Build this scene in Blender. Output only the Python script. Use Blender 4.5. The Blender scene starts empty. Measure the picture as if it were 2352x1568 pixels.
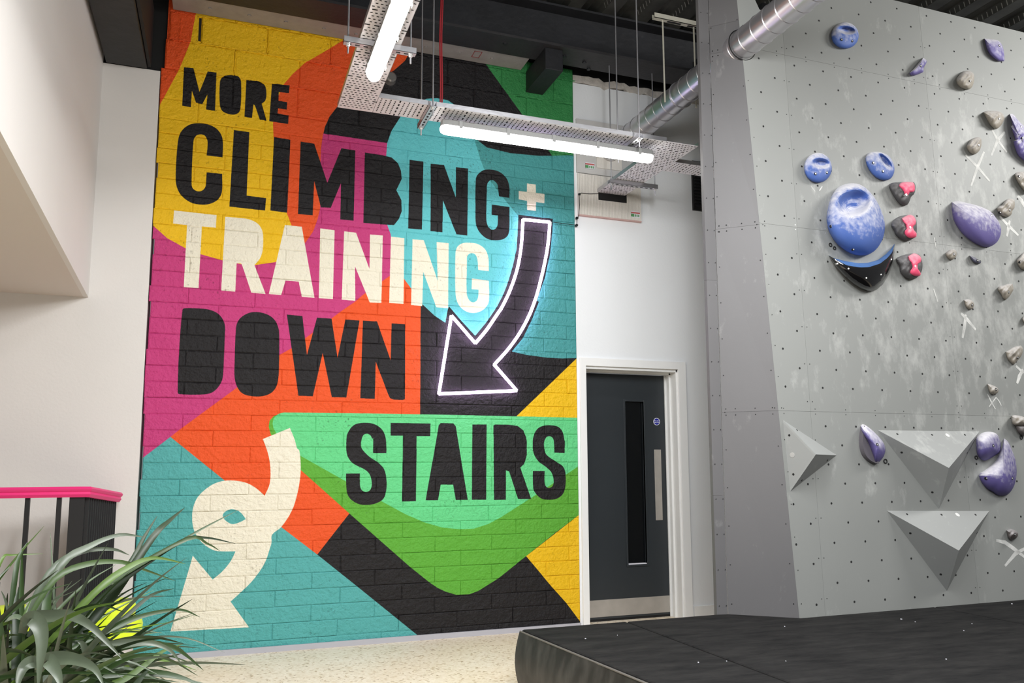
import bpy, math, random
import numpy as np
from mathutils import Vector, Matrix
random.seed(7)
RNG = random.Random(11)
scene = bpy.context.scene
C = scene.collection
# ------------------------------------------------------------ camera (world: X along the mural wall, Y into it, Z up, camera at 0,0,0)
YAW, PITCH, ROLL = -0.3502157036809098, 0.1254607078468657, -0.004383189003637692
F, CX, CY = 1849.8356200074502, 1184.8497456106886, 840.5956963043042
def _rz(a): return np.array([[math.cos(a), -math.sin(a), 0], [math.sin(a), math.cos(a), 0], [0, 0, 1]])
def _rx(a): return np.array([[1, 0, 0], [0, math.cos(a), -math.sin(a)], [0, math.sin(a), math.cos(a)]])
R = _rz(YAW) @ _rx(PITCH + math.pi / 2) @ _rz(ROLL)
cd = bpy.data.cameras.new('camera'); cam = bpy.data.objects.new('camera', cd); C.objects.link(cam)
cam.matrix_world = Matrix([list(R[i]) + [0] for i in range(3)] + [[0, 0, 0, 1]])
cd.sensor_fit = 'HORIZONTAL'; cd.sensor_width = 36.0; cd.lens = F * 36.0 / 2352
cd.shift_x = -(CX - 1176) / 2352; cd.shift_y = (CY - 784) / 2352
cd.clip_start = 0.05; cd.clip_end = 100
scene.camera = cam
# ------------------------------------------------------------ world, hall lamps, exposure
def lin(c):
    return tuple(((v / 255) / 12.92 if v / 255 <= 0.04045 else ((v / 255 + 0.055) / 1.055) ** 2.4) for v in c)
w = bpy.data.worlds.new('world'); scene.world = w; w.use_nodes = True
w.node_tree.nodes['Background'].inputs[0].default_value = (0.95, 0.97, 1.0, 1)
w.node_tree.nodes['Background'].inputs[1].default_value = 0.18
scene.view_settings.view_transform = 'Standard'; scene.view_settings.look = 'None'
scene.view_settings.exposure = 0.05; scene.view_settings.gamma = 1.0
try: scene.view_settings.use_curve_mapping = False
except Exception: pass
def area(name, loc, target, sx, sy, power, col=(1, 0.98, 0.95)):
    l = bpy.data.lights.new(name, 'AREA'); l.shape = 'RECTANGLE'; l.size = sx; l.size_y = sy; l.energy = power; l.color = col
    o = bpy.data.objects.new(name, l); C.objects.link(o); o.location = loc
    o.rotation_euler = (Vector(target) - Vector(loc)).to_track_quat('-Z', 'Y').to_euler(); return o
# rows of hall ceiling battens behind and beside the photographer, at the height of the cable trays
def down(x, y, z, sx, sy, p, tilt=(0, 0.25), col=(0.985, 0.99, 1.0)): area('hall_lamp', (x, y, z), (x + tilt[0], y + tilt[1], z - 1), sx, sy, p, col)
down(0.745, 1.9, 2.28, 0.3, 1.5, 74, (0.0, 0.1))
down(0.1, 2.7, 2.28, 0.3, 1.0, 20, (0.0, 0.0))
down(1.9, 2.75, 2.35, 0.3, 0.8, 42, (0.6, 1.1))  # extra lamp added out of view, tilted at the door wall to brighten it
down(0.745, -0.2, 2.28, 0.3, 1.6, 165, (0.0, 0.25))
down(2.5, 1.6, 2.28, 0.3, 1.6, 70, (-0.1, 0.2))
# higher lamps of the hall on the right, beyond the picture
area('hall_lamp', (7.2, 2.1, 3.35), (4.9, 4.2, 1.2), 1.6, 0.8, 120, (1, 0.99, 0.97))
area('hall_lamp', (5.2, -0.6, 3.2), (4.6, 4.2, 0.8), 1.6, 0.8, 60, (1, 0.99, 0.97))
# ------------------------------------------------------------ geometry helpers
def ray(x, y): return R @ np.array([(x - CX) / F, -(y - CY) / F, -1.0])
def onY(x, y, Y): d = ray(x, y); return d * (Y / d[1])
def onX(x, y, X): d = ray(x, y); return d * (X / d[0])
def onZ(x, y, Z): d = ray(x, y); return d * (Z / d[2])
D = 6.0475; FL = -1.262
class MB:
    def __init__(s): s.v = []; s.f = []
    def add(s, vs, fs):
        n = len(s.v); s.v += [tuple(map(float, p)) for p in vs]; s.f += [tuple(i + n for i in f) for f in fs]; return s
    def box(s, x0, x1, y0, y1, z0, z1):
        return s.add([(x0, y0, z0), (x1, y0, z0), (x1, y1, z0), (x0, y1, z0), (x0, y0, z1), (x1, y0, z1), (x1, y1, z1), (x0, y1, z1)],
                     [(0, 3, 2, 1), (4, 5, 6, 7), (0, 1, 5, 4), (1, 2, 6, 5), (2, 3, 7, 6), (3, 0, 4, 7)])
    def tube(s, pts, r, n=10, cap=True, rs=None):
        pts = [Vector(p) for p in pts]; k = len(pts); rings = []; up = None
        for i, p in enumerate(pts):
            t = (pts[min(i + 1, k - 1)] - pts[max(i - 1, 0)]).normalized()
            if up is None: up = t.orthogonal().normalized()
            else: up = (up - t * up.dot(t)).normalized()
            b = t.cross(up); rr = rs[i] if rs else r
            rings.append([p + (up * math.cos(2 * math.pi * j / n) + b * math.sin(2 * math.pi * j / n)) * rr for j in range(n)])
        vs = [q for ring in rings for q in ring]; fs = []
        for i in range(k - 1):
            for j in range(n):
                a = i * n + j; b_ = i * n + (j + 1) % n; fs.append((a, b_, b_ + n, a + n))
        if cap: fs += [tuple(range(n - 1, -1, -1)), tuple(range((k - 1) * n, k * n))]
        return s.add(vs, fs)
    def prism(s, poly, off):      # poly: list of 3D points (planar), off: offset vector
        n = len(poly); off = Vector(off); P = [Vector(p) for p in poly]
        return s.add(P + [p + off for p in P], [tuple(range(n))[::-1], tuple(range(n, 2 * n))] + [(i, (i + 1) % n, (i + 1) % n + n, i + n) for i in range(n)])
def obj(name, mb, mat, parent=None, smooth=False, bevel=0, kind=None, label=None, cat=None, group=None, fix=True):
    me = bpy.data.meshes.new(name); v = np.array(mb.v, float)
    lo, hi = v.min(0), v.max(0); o0 = np.array([(lo[0] + hi[0]) / 2, (lo[1] + hi[1]) / 2, lo[2]])
    me.from_pydata([tuple(p) for p in (v - o0)], [], mb.f)
    if fix:
        import bmesh
        bm = bmesh.new(); bm.from_mesh(me); bmesh.ops.recalc_face_normals(bm, faces=bm.faces); bm.to_mesh(me); bm.free()
    me.materials.append(mat)
    if smooth:
        me.polygons.foreach_set('use_smooth', [True] * len(me.polygons))
        try: me.set_sharp_from_angle(angle=math.radians(40))
        except Exception: pass
    o = bpy.data.objects.new(name, me); C.objects.link(o)
    base = Vector(o0)
    if parent is not None:
        o.parent = parent; o.location = base - Vector(wloc(parent))
    else: o.location = base
    o['wl'] = list(base)
    if bevel:
        m = o.modifiers.new('b', 'BEVEL'); m.width = bevel; m.segments = 2; m.limit_method = 'ANGLE'
    tag(o, label, cat, group, kind); return o
def wloc(o): return list(o['wl'])
def tag(o, label=None, cat=None, group=None, kind=None):
    if label: o['label'] = label
    if cat: o['category'] = cat
    if group: o['group'] = group
    if kind: o['kind'] = kind
    return o
def thing(name, loc, label, cat, group=None):
    o = bpy.data.objects.new(name, None); C.objects.link(o); o.location = loc; o['wl'] = list(map(float, loc)); o.empty_display_size = 0.1
    return tag(o, label, cat, group)
def smooth_poly(P, thr=48, sub=4):
    P = [np.array(p, float) for p in P]; n = len(P); ang = []
    for i in range(n):
        a = P[i] - P[i - 1]; b = P[(i + 1) % n] - P[i]
        ang.append(abs(math.degrees(math.atan2(a[0] * b[1] - a[1] * b[0], a @ b))))
    out = []
    for i in range(n):
        j = (i + 1) % n; out.append(P[i])
        if 4 < ang[i] < thr or 4 < ang[j] < thr:
            p0 = P[i - 1] if ang[i] < thr else P[i]; p3 = P[(j + 1) % n] if ang[j] < thr else P[j]
            L = np.linalg.norm(P[j] - P[i])
            def tan(pa, pb, on):
                d = pb - pa; m = np.linalg.norm(d); return d / m * L if m > 0 else d
            t1 = tan(p0, P[j], 1); t2 = tan(P[i], p3, 1)
            for k in range(1, sub):
                t = k / sub; t2_, t3_ = t * t, t ** 3
                out.append((2 * t3_ - 3 * t2_ + 1) * P[i] + (t3_ - 2 * t2_ + t) * t1 + (-2 * t3_ + 3 * t2_) * P[j] + (t3_ - t2_) * t2)
    return out
# ------------------------------------------------------------ materials
def mat(name, col, rough=0.5, metal=0.0, emis=None, es=0, bump=0, bscale=40, var=0, vscale=6, spec=0.5, coat=0, dist=0.01, trans=0):
    m = bpy.data.materials.new(name); m.use_nodes = True; nt = m.node_tree; b = nt.nodes['Principled BSDF']
    b.inputs['Base Color'].default_value = (*lin(col), 1); b.inputs['Roughness'].default_value = rough; b.inputs['Metallic'].default_value = metal
    b.inputs['Specular IOR Level'].default_value = spec; b.inputs['Coat Weight'].default_value = coat
    b.inputs['Transmission Weight'].default_value = trans
    if emis: b.inputs['Emission Color'].default_value = (*emis, 1); b.inputs['Emission Strength'].default_value = es
    if bump or var:
        g = nt.nodes.new('ShaderNodeNewGeometry')
        if bump:
            n = nt.nodes.new('ShaderNodeTexNoise'); n.inputs['Scale'].default_value = bscale; n.inputs['Detail'].default_value = 4
            nt.links.new(g.outputs['Position'], n.inputs['Vector'])
            bp = nt.nodes.new('ShaderNodeBump'); bp.inputs['Strength'].default_value = bump; bp.inputs['Distance'].default_value = dist
            nt.links.new(n.outputs['Fac'], bp.inputs['Height']); nt.links.new(bp.outputs['Normal'], b.inputs['Normal'])
        if var:
            n = nt.nodes.new('ShaderNodeTexNoise'); n.inputs['Scale'].default_value = vscale; n.inputs['Detail'].default_value = 5
            nt.links.new(g.outputs['Position'], n.inputs['Vector'])
            mr = nt.nodes.new('ShaderNodeMapRange'); mr.inputs[1].default_value = 0.3; mr.inputs[2].default_value = 0.7; mr.inputs[3].default_value = 1 - var; mr.inputs[4].default_value = 1 + var
            nt.links.new(n.outputs['Fac'], mr.inputs[0])
            mx = nt.nodes.new('ShaderNodeVectorMath'); mx.operation = 'SCALE'; mx.inputs[0].default_value = lin(col)
            nt.links.new(mr.outputs[0], mx.inputs['Scale']); nt.links.new(mx.outputs[0], b.inputs['Base Color'])
    return m
M_wall2 = mat('cool_white_plaster', (232, 235, 237), 0.6, bump=0.08, bscale=60, var=0.01, vscale=1.5)
M_white = mat('white_plaster', (216, 213, 209), 0.6, bump=0.08, bscale=60, var=0.02, vscale=1.5)
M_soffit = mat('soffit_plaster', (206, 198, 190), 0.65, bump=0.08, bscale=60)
M_trim = mat('white_gloss_trim', (238, 239, 238), 0.35)
M_skirt = mat('grey_skirting', (176, 176, 184), 0.5)
M_dark = mat('black_painted_steel', (30, 31, 35), 0.55, bump=0.3, bscale=22, var=0.25, vscale=5)
M_box = mat('black_casing', (24, 24, 25), 0.5, bump=0.3, bscale=14, var=0.35, vscale=5)
M_black = mat('matt_black', (14, 14, 15), 0.7)
M_zinc = mat('zinc_steel', (196, 196, 200), 0.36, 0.85, bump=0.1, bscale=30)
M_tray = mat('galvanised_tray', (236, 234, 238), 0.45, 0.1, var=0.03, vscale=9)
M_duct = mat('galvanised_duct', (205, 203, 207), 0.3, 0.85)
M_deck = mat('dark_metal_deck', (74, 75, 72), 0.42, 0.35, bump=0.2, bscale=9, var=0.4, vscale=6)
M_stamp = mat('deck_emboss', (165, 165, 160), 0.4, 0.3)
M_fix = mat('grey_polycarbonate', (140, 141, 140), 0.4)
M_led = mat('led_diffuser', (255, 252, 240), 0.4, emis=(1.0, 0.99, 0.96), es=18.0)
M_neon = mat('neon_tube', (255, 240, 255), 0.4, emis=(0.86, 0.60, 1.0), es=12.0)
M_batt = mat('fire_batt', (224, 220, 212), 0.75, bump=0.2, bscale=40, var=0.03, vscale=8)
M_door = mat('charcoal_door', (45, 50, 54), 0.42, var=0.05, vscale=2)
M_glass = mat('dark_door_glass', (16, 18, 20), 0.06, spec=0.6)
M_steel = mat('brushed_steel', (176, 171, 164), 0.45, 0.3, bump=0.05, bscale=90, var=0.08, vscale=9)
M_pink = mat('pink_rail', (226, 44, 120), 0.4)
M_rail = mat('black_rail_steel', (30, 30, 32), 0.4)
M_lime = mat('lime_plastic', (206, 226, 40), 0.4)
M_pale = mat('pale_grey_fabric', (190, 186, 184), 0.8, bump=0.2, bscale=80)
M_blue = (40, 84, 164); M_purple = (80, 68, 136)
M_blackgloss = mat('black_gloss_grip', (12, 11, 12), 0.12, coat=0.6)
M_blueedge = mat('blue_grip_edge', (78, 120, 178), 0.5, var=0.12, vscale=30)
M_bolt = mat('bolt_steel', (225, 225, 222), 0.3, 0.6)
M_hole = mat('dark_socket', (26, 26, 26), 0.8)
M_red = mat('red_cable', (150, 36, 44), 0.5)
M_cream = mat('cream_rod', (188, 186, 172), 0.5)
M_signblue = mat('sign_blue', (24, 34, 150), 0.4); M_signwhite = mat('sign_white', (232, 232, 240), 0.4)
M_lred = mat('label_red', (196, 96, 92), 0.6); M_lgreen = mat('label_green', (84, 150, 92), 0.6)
M_rag = mat('ragged_mortar', (196, 190, 182), 0.9, bump=0.8, bscale=35, var=0.15, vscale=20)
M_strip = mat('soffit_board', (150, 146, 142), 0.7, bump=0.4, bscale=30, var=0.08, vscale=12)
M_pot = mat('dark_planter', (58, 58, 60), 0.6); M_soil = mat('potting_soil', (48, 38, 30), 0.95, bump=0.8, bscale=50)

def floor_mat():
    m = mat('speckled_terrazzo', (232, 222, 204), 0.45); nt = m.node_tree; b = nt.nodes['Principled BSDF']
    g = nt.nodes.new('ShaderNodeNewGeometry'); v = nt.nodes.new('ShaderNodeTexVoronoi'); v.inputs['Scale'].default_value = 70
    nt.links.new(g.outputs['Position'], v.inputs['Vector'])
    s = nt.nodes.new('ShaderNodeSeparateColor'); nt.links.new(v.outputs['Color'], s.inputs[0])
    r = nt.nodes.new('ShaderNodeValToRGB'); e = r.color_ramp.elements
    e[0].position = 0.0; e[0].color = (*lin((176, 158, 132)), 1); e[1].position = 1.0; e[1].color = (*lin((246, 240, 228)), 1)
    for p, c in ((0.05, (206, 190, 164)), (0.14, (232, 222, 204)), (0.6, (240, 233, 219))):
        x = e.new(p); x.color = (*lin(c), 1)
    nt.links.new(s.outputs[0], r.inputs[0])
    n = nt.nodes.new('ShaderNodeTexNoise'); n.inputs['Scale'].default_value = 1.3; nt.links.new(g.outputs['Position'], n.inputs['Vector'])
    mx = nt.nodes.new('ShaderNodeMix'); mx.data_type = 'RGBA'; mx.blend_type = 'MULTIPLY'; mx.inputs[7].default_value = (*lin((240, 226, 206)), 1)
    nt.links.new(n.outputs['Fac'], mx.inputs[0]); nt.links.new(r.outputs[0], mx.inputs[6]); nt.links.new(mx.outputs[2], b.inputs['Base Color'])
    return m
M_floor = floor_mat()
def mat_mat():
    m = mat('black_mat_cover', (34, 34, 34), 0.85, spec=0.2, bump=0.5, bscale=3.5, dist=0.02); nt = m.node_tree; b = nt.nodes['Principled BSDF']
    g = nt.nodes.new('ShaderNodeNewGeometry'); mp = nt.nodes.new('ShaderNodeMapping'); mp.inputs['Scale'].default_value = (1.4, 5, 2)
    n = nt.nodes.new('ShaderNodeTexNoise'); n.inputs['Scale'].default_value = 2.2; n.inputs['Detail'].default_value = 8; n.inputs['Roughness'].default_value = 0.7
    nt.links.new(g.outputs['Position'], mp.inputs[0]); nt.links.new(mp.outputs[0], n.inputs['Vector'])
    r = nt.nodes.new('ShaderNodeValToRGB'); e = r.color_ramp.elements; e[0].position = 0.35; e[0].color = (*lin((15, 15, 16)), 1); e[1].position = 0.72; e[1].color = (*lin((42, 41, 40)), 1)
    nt.links.new(n.outputs['Fac'], r.inputs[0]); nt.links.new(r.outputs[0], b.inputs['Base Color']); return m
M_mat = mat_mat()
def matside():
    m = mat('mat_side_vinyl', (52, 50, 47), 0.5); nt = m.node_tree; b = nt.nodes['Principled BSDF']
    g = nt.nodes.new('ShaderNodeNewGeometry'); mp = nt.nodes.new('ShaderNodeMapping'); mp.inputs['Scale'].default_value = (6, 7, 3)
    n = nt.nodes.new('ShaderNodeTexNoise'); n.inputs['Scale'].default_value = 2.0; n.inputs['Detail'].default_value = 7
    nt.links.new(g.outputs['Position'], mp.inputs[0]); nt.links.new(mp.outputs[0], n.inputs['Vector'])
    r = nt.nodes.new('ShaderNodeValToRGB'); e = r.color_ramp.elements; e[0].position = 0.4; e[0].color = (*lin((34, 32, 30)), 1); e[1].position = 0.75; e[1].color = (*lin((70, 68, 65)), 1)
    nt.links.new(n.outputs['Fac'], r.inputs[0]); nt.links.new(r.outputs[0], b.inputs['Base Color']); return m
M_matside = matside()
def grip_mat(name, col, chalk=0.5, rough=0.6, up=0.55, grain=30):
    """climbing grip: body colour, chalk dust that settles on upward slopes and in patches"""
    m = mat(name, col, rough, bump=0.25, bscale=160, dist=0.002); nt = m.node_tree; b = nt.nodes['Principled BSDF']
    g = nt.nodes.new('ShaderNodeNewGeometry'); tc = nt.nodes.new('ShaderNodeTexCoord')
    sep = nt.nodes.new('ShaderNodeSeparateXYZ'); nt.links.new(g.outputs['True Normal'], sep.inputs[0])
    n = nt.nodes.new('ShaderNodeTexNoise'); n.inputs['Scale'].default_value = grain; n.inputs['Detail'].default_value = 6; nt.links.new(g.outputs['Position'], n.inputs['Vector'])
    a = nt.nodes.new('ShaderNodeMath'); a.operation = 'MULTIPLY_ADD'; a.inputs[1].default_value = up; nt.links.new(sep.outputs[2], a.inputs[0])
    nt.links.new(n.outputs['Fac'], a.inputs[2])
    mr = nt.nodes.new('ShaderNodeMapRange'); mr.inputs[1].default_value = 0.4; mr.inputs[2].default_value = 1.1; mr.inputs[3].default_value = 0.05; mr.inputs[4].default_value = chalk
    nt.links.new(a.outputs[0], mr.inputs[0])
    mx = nt.nodes.new('ShaderNodeMix'); mx.data_type = 'RGBA'; mx.inputs[6].default_value = (*lin(col), 1); mx.inputs[7].default_value = (*lin((226, 224, 226)), 1)
    nt.links.new(mr.outputs[0], mx.inputs[0]); nt.links.new(mx.outputs[2], b.inputs['Base Color']); return m
M_gblue = grip_mat('blue_grip', M_blue, 0.9, up=0.75); M_gpurple = grip_mat('purple_grip', M_purple, 0.85, up=0.7)
M_gtan = grip_mat('stone_grip', (140, 132, 118), 0.55, up=0.5, grain=45); M_gdark = grip_mat('charcoal_grip', (44, 42, 42), 0.3, up=0.4)
M_gpink = grip_mat('pink_grip', (236, 62, 108), 0.55, up=0.5); M_ginky = grip_mat('ink_grip', (44, 44, 70), 0.3)
M_gbrown = grip_mat('brown_grip', (78, 70, 66), 0.4)
def panel_mat(name, col, chalk):
    m = mat(name, col, 0.55, bump=0.06, bscale=120, dist=0.003); nt = m.node_tree; b = nt.nodes['Principled BSDF']
    g = nt.nodes.new('ShaderNodeNewGeometry'); oi = nt.nodes.new('ShaderNodeObjectInfo')
    mp = nt.nodes.new('ShaderNodeMapping'); mp.inputs['Scale'].default_value = (1, 1, 0.5); nt.links.new(g.outputs['Position'], mp.inputs[0])
    n = nt.nodes.new('ShaderNodeTexNoise'); n.inputs['Scale'].default_value = 9; n.inputs['Detail'].default_value = 9; n.inputs['Roughness'].default_value = 0.68
    nt.links.new(mp.outputs[0], n.inputs['Vector'])
    n2 = nt.nodes.new('ShaderNodeTexNoise'); n2.inputs['Scale'].default_value = 1.1; nt.links.new(g.outputs['Position'], n2.inputs['Vector'])
    # worn area in the middle of the wall where hands go
    dv = nt.nodes.new('ShaderNodeVectorMath'); dv.operation = 'DISTANCE'; dv.inputs[1].default_value = (4.9, 4.15, 1.25); nt.links.new(g.outputs['Position'], dv.inputs[0])
    d1 = nt.nodes.new('ShaderNodeMapRange'); d1.inputs[1].default_value = 0.2; d1.inputs[2].default_value = 1.9; d1.inputs[3].default_value = 0.17; d1.inputs[4].default_value = -0.03
    nt.links.new(dv.outputs['Value'], d1.inputs[0])
    s1 = nt.nodes.new('ShaderNodeMath'); s1.operation = 'ADD'; nt.links.new(n.outputs['Fac'], s1.inputs[0]); nt.links.new(d1.outputs[0], s1.inputs[1])
    mr = nt.nodes.new('ShaderNodeMapRange'); mr.inputs[1].default_value = 0.58; mr.inputs[2].default_value = 0.98; mr.inputs[3].default_value = 0; mr.inputs[4].default_value = chalk
    nt.links.new(s1.outputs[0], mr.inputs[0])
    vr = nt.nodes.new('ShaderNodeMapRange'); vr.inputs[3].default_value = 0.93; vr.inputs[4].default_value = 1.05; nt.links.new(oi.outputs['Random'], vr.inputs[0])
    v2 = nt.nodes.new('ShaderNodeMapRange'); v2.inputs[1].default_value = 0.3; v2.inputs[2].default_value = 0.7; v2.inputs[3].default_value = 0.96; v2.inputs[4].default_value = 1.04; nt.links.new(n2.outputs['Fac'], v2.inputs[0])
    mm = nt.nodes.new('ShaderNodeMath'); mm.operation = 'MULTIPLY'; nt.links.new(vr.outputs[0], mm.inputs[0]); nt.links.new(v2.outputs[0], mm.inputs[1])
    sc = nt.nodes.new('ShaderNodeVectorMath'); sc.operation = 'SCALE'; sc.inputs[0].default_value = lin(col); nt.links.new(mm.outputs[0], sc.inputs['Scale'])
    mx = nt.nodes.new('ShaderNodeMix'); mx.data_type = 'RGBA'; mx.inputs[7].default_value = (*lin((222, 222, 218)), 1)
    nt.links.new(mr.outputs[0], mx.inputs[0]); nt.links.new(sc.outputs[0], mx.inputs[6]); nt.links.new(mx.outputs[2], b.inputs['Base Color']); return m
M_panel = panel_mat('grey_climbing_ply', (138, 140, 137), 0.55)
M_side = panel_mat('shaded_side_ply', (101, 100, 101), 0.5)  # darker copy of the panel grey: shade of the side faces put into the colour
M_volume = panel_mat('grey_volume', (147, 149, 147), 0.6)
def chalk_mat():
    m = mat('chalk_stroke', (232, 232, 228), 0.9); nt = m.node_tree; b = nt.nodes['Principled BSDF']
    g = nt.nodes.new('ShaderNodeNewGeometry'); n = nt.nodes.new('ShaderNodeTexNoise'); n.inputs['Scale'].default_value = 12; n.inputs['Detail'].default_value = 6
    nt.links.new(g.outputs['Position'], n.inputs['Vector'])
    mr = nt.nodes.new('ShaderNodeMapRange'); mr.inputs[1].default_value = 0.3; mr.inputs[2].default_value = 0.65; mr.inputs[3].default_value = 0.4; mr.inputs[4].default_value = 0.9
    nt.links.new(n.outputs['Fac'], mr.inputs[0]); nt.links.new(mr.outputs[0], b.inputs['Alpha']); return m
M_chalk = chalk_mat()
def leaf_mat(name, col):
    m = mat(name, col, 0.42, spec=0.4); nt = m.node_tree; b = nt.nodes['Principled BSDF']; oi = nt.nodes.new('ShaderNodeObjectInfo')
    r = nt.nodes.new('ShaderNodeValToRGB'); e = r.color_ramp.elements
    e[0].color = (*lin((22, 38, 14)), 1); e[1].color = (*lin((84, 112, 36)), 1)
    x = e.new(0.35); x.color = (*lin((36, 58, 22)), 1); x = e.new(0.7); x.color = (*lin((56, 74, 44)), 1)
    nt.links.new(oi.outputs['Random'], r.inputs[0]); nt.links.new(r.outputs[0], b.inputs['Base Color']); return m
M_leaf = leaf_mat('strap_leaf', (60, 84, 44))
M_greyleaf = mat('grey_sheen_leaf', (80, 91, 73), 0.4, var=0.25, vscale=12)

# ------------------------------------------------------------ the mural artwork, drawn flat in wall coordinates
O1, O2, O3, O4, O5, O6, O7 = (300, 1000), (820, 1000), (320, 680), (820, 680), (340, 360), (820, 360), (360, 0)
def cr(o, *pts): return [(o[0] + x / 4.481, o[1] + y / 4.481) for x, y in pts]
def zz(*pts): return [(x / 2.904, y / 2.904) for x, y in pts]
YEL, ORA, PNK, TEA, TE1, TE2, GLI, GDK, GTP, BLK, CRM = (238, 190, 22), (230, 84, 32), (196, 60, 122), (84, 168, 166), (98, 194, 200), (72, 152, 152), (100, 208, 136), (92, 168, 54), (56, 138, 76), (27, 25, 27), (236, 230, 210)
ART = []
def a(col, pts, sm=False): ART.append((col, smooth_poly(pts, 60) if sm else pts))
a(BLK, [(200, -200), (1500, -200), (1500, 1600), (200, 1600)])
a(ORA, [(300, -60), (960, -60), (960, 60), (947, 110), (930, 140), (905, 162), (860, 190), (810, 215), (777, 242), (757, 268), (746, 292), (740, 320), (737, 344), (735, 400), (735, 480), (729, 505), (719, 532), (701, 558), (670, 590), (640, 604), (560, 590), (500, 500), (300, 500)], False)
a(YEL, [(468, -60), (458, 13), (449, 36), (438, 96), (413.6, 156), (381, 216.5), (340, 290), (330, 500), (356, 522), (384, 547), (425, 570), (460.5, 584), (509.6, 597.7), (552, 606.6), (585, 609), (632, 602), (655, 590), (670, 560), (671, 530), (669, 516), (659, 491), (648, 460), (635, 400), (629, 330), (627, 286), (629, 255), (636, 228), (652, 194), (672, 171), (699, 146), (739, 123), (784, 96), (820, 80), (870, 50), (900, -60)], False)
a(PNK, [(742, 307), (889, 329), (920, 500), (940, 560), (930, 600), (893.6, 634.5), (831, 679), (817.7, 691), (780, 717), (717, 765), (668, 800.5), (643.6, 814), (538.7, 894), (409, 989), (391.5, 1003), (324.5, 1054), (290, 1080), (290, 480), (356, 522), (384, 547), (425, 570), (460.5, 584), (509.6, 597.7), (552, 606.6), (585, 609), (632, 602), (670, 590), (701, 558), (719, 532), (729, 505), (735, 480), (735, 400), (737, 344)])
a(TE1, [(889, 329), (899, 301), (922, 265), (950, 240), (980.6, 227), (1003.6, 225.8), (1029, 231), (1049.5, 245), (1070, 275), (1088, 316), (1101, 360), (1110, 385), (1128, 418), (1155, 454), (1190, 496), (1215, 600), (1175, 807), (1120, 790), (1060, 765), (1024, 742), (998, 725), (968, 697), (945, 664), (928, 641), (913, 621), (903, 580), (897, 538), (889, 516), (884, 450), (885, 380)], False)
a(TE2, [(1088, 316), (1118, 339), (1172, 352), (1236, 358), (1276, 358), (1400, 354), (1400, 820), (1327, 822), (1291, 823), (1255, 821), (1210, 815), (1175, 807), (1200, 600), (1190, 496), (1155, 454), (1128, 418), (1110, 385), (1101, 360)])
a(GTP, [(1109.5, 140), (1205, 271.7), (1268, 358), (1400, 354), (1400, 60), (1050, 60)])
a(ORA, [(966, 698), (945, 664), (928, 641), (913, 621), (893.6, 634.5), (831, 679), (817.7, 691), (780, 717), (717, 765), (668, 800.5), (643.6, 814), (538.7, 894), (409, 989), (391.5, 1003), (514, 1101.5), (646, 1210), (728.5, 1273), (802, 1179), (966, 1050), (964.6, 951)])
a(TEA, [(391.5, 1003), (514, 1101.5), (646, 1210), (728.5, 1273), (820, 1346), (963, 1461.5), (1030, 1530), (200, 1700), (200, 1140), (324.5, 1054)])
a(YEL, [(1186, 955.6), (1324, 822.8), (1420, 730), (1420, 970), (1326, 965), (1186, 965)])
a(YEL, cr(O2, (1740, 1240), (2270, 825), (2700, 480)) + [(1450, 1600), (1333, 1428), (1300, 1384), (1266, 1346)])
a(GDK, [(652.5, 947), (629, 955), (619, 966), (617, 980), (622, 997), (650, 1035), (690.5, 1079), (750.8, 1134), (802, 1178.5), (820, 1194), (998.5, 1350 - 2), (1010, 1349), (1022.8, 1357), (1048, 1366), (1078, 1364.6), (1099, 1355), (1112, 1350), (1143.6, 1328), (1208, 1276.7), (1232.9, 1256.6), (1275, 1223), (1326.6, 1184), (1400, 1130), (1400, 962), (1043, 952.7)])
ART[-1] = (GDK, [(652.5, 947), (629, 955), (619, 966), (617, 980), (622, 997), (650, 1035), (690.5, 1079), (802, 1178.5), (940, 1300), (985, 1336), (1004, 1349), (1022.8, 1358), (1048, 1365.5), (1078, 1364), (1099, 1356), (1143.6, 1328), (1208, 1276.7), (1275, 1223), (1326.6, 1184), (1400, 1130), (1400, 962), (1043, 952.7)])
a(GLI, [(652.5, 947), (642, 949), (634.7, 953.4), (628, 962), (626, 972), (628, 983), (634.7, 994.7), (655, 1018), (685, 1043.5), (797.6, 1107), (873.6, 1149.5), (931.6, 1180.8), (976, 1199.7), (1016, 1211), (1056.5, 1215), (1087.8, 1213.6), (1121, 1203), (1150, 1187.5), (1230.6, 1136), (1326.6, 1071.4), (1400, 1022), (1400, 961), (1326.6, 959), (1043, 952.7), (840, 949)])
# white figure
a(CRM, cr(O3, (1270, 1470), (1550, 1355), (1600, 1480), (1625, 1568)) + cr(O1, (1735, 150), (1750, 290), (1745, 430), (1715, 600), (1660, 770), (1550, 940), (1455, 1020), (1450, 1100), (1430, 1170), (1380, 1310), (1280, 1460), (1180, 1568)) + [(529.6, 1380.8), (572, 1440), (391.4, 1449.7), (436, 1300)] +
  cr(O1, (640, 1235), (845, 1480), (950, 1390), (1030, 1290), (1080, 1190), (950, 1190), (870, 1183), (800, 1150), (740, 1105), (690, 1045), (655, 980), (635, 880), (640, 760), (680, 650), (750, 570), (850, 500), (960, 465), (1090, 465), (1200, 490), (1290, 540), (1380, 618), (1430, 500), (1440, 380), (1430, 260), (1400, 140)), True)
a(TEA, cr(O1, (950, 810), (985, 775), (1040, 757), (1110, 775), (1150, 810), (1185, 858), (1120, 892), (1045, 910), (985, 880), (955, 845)), True)
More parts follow.
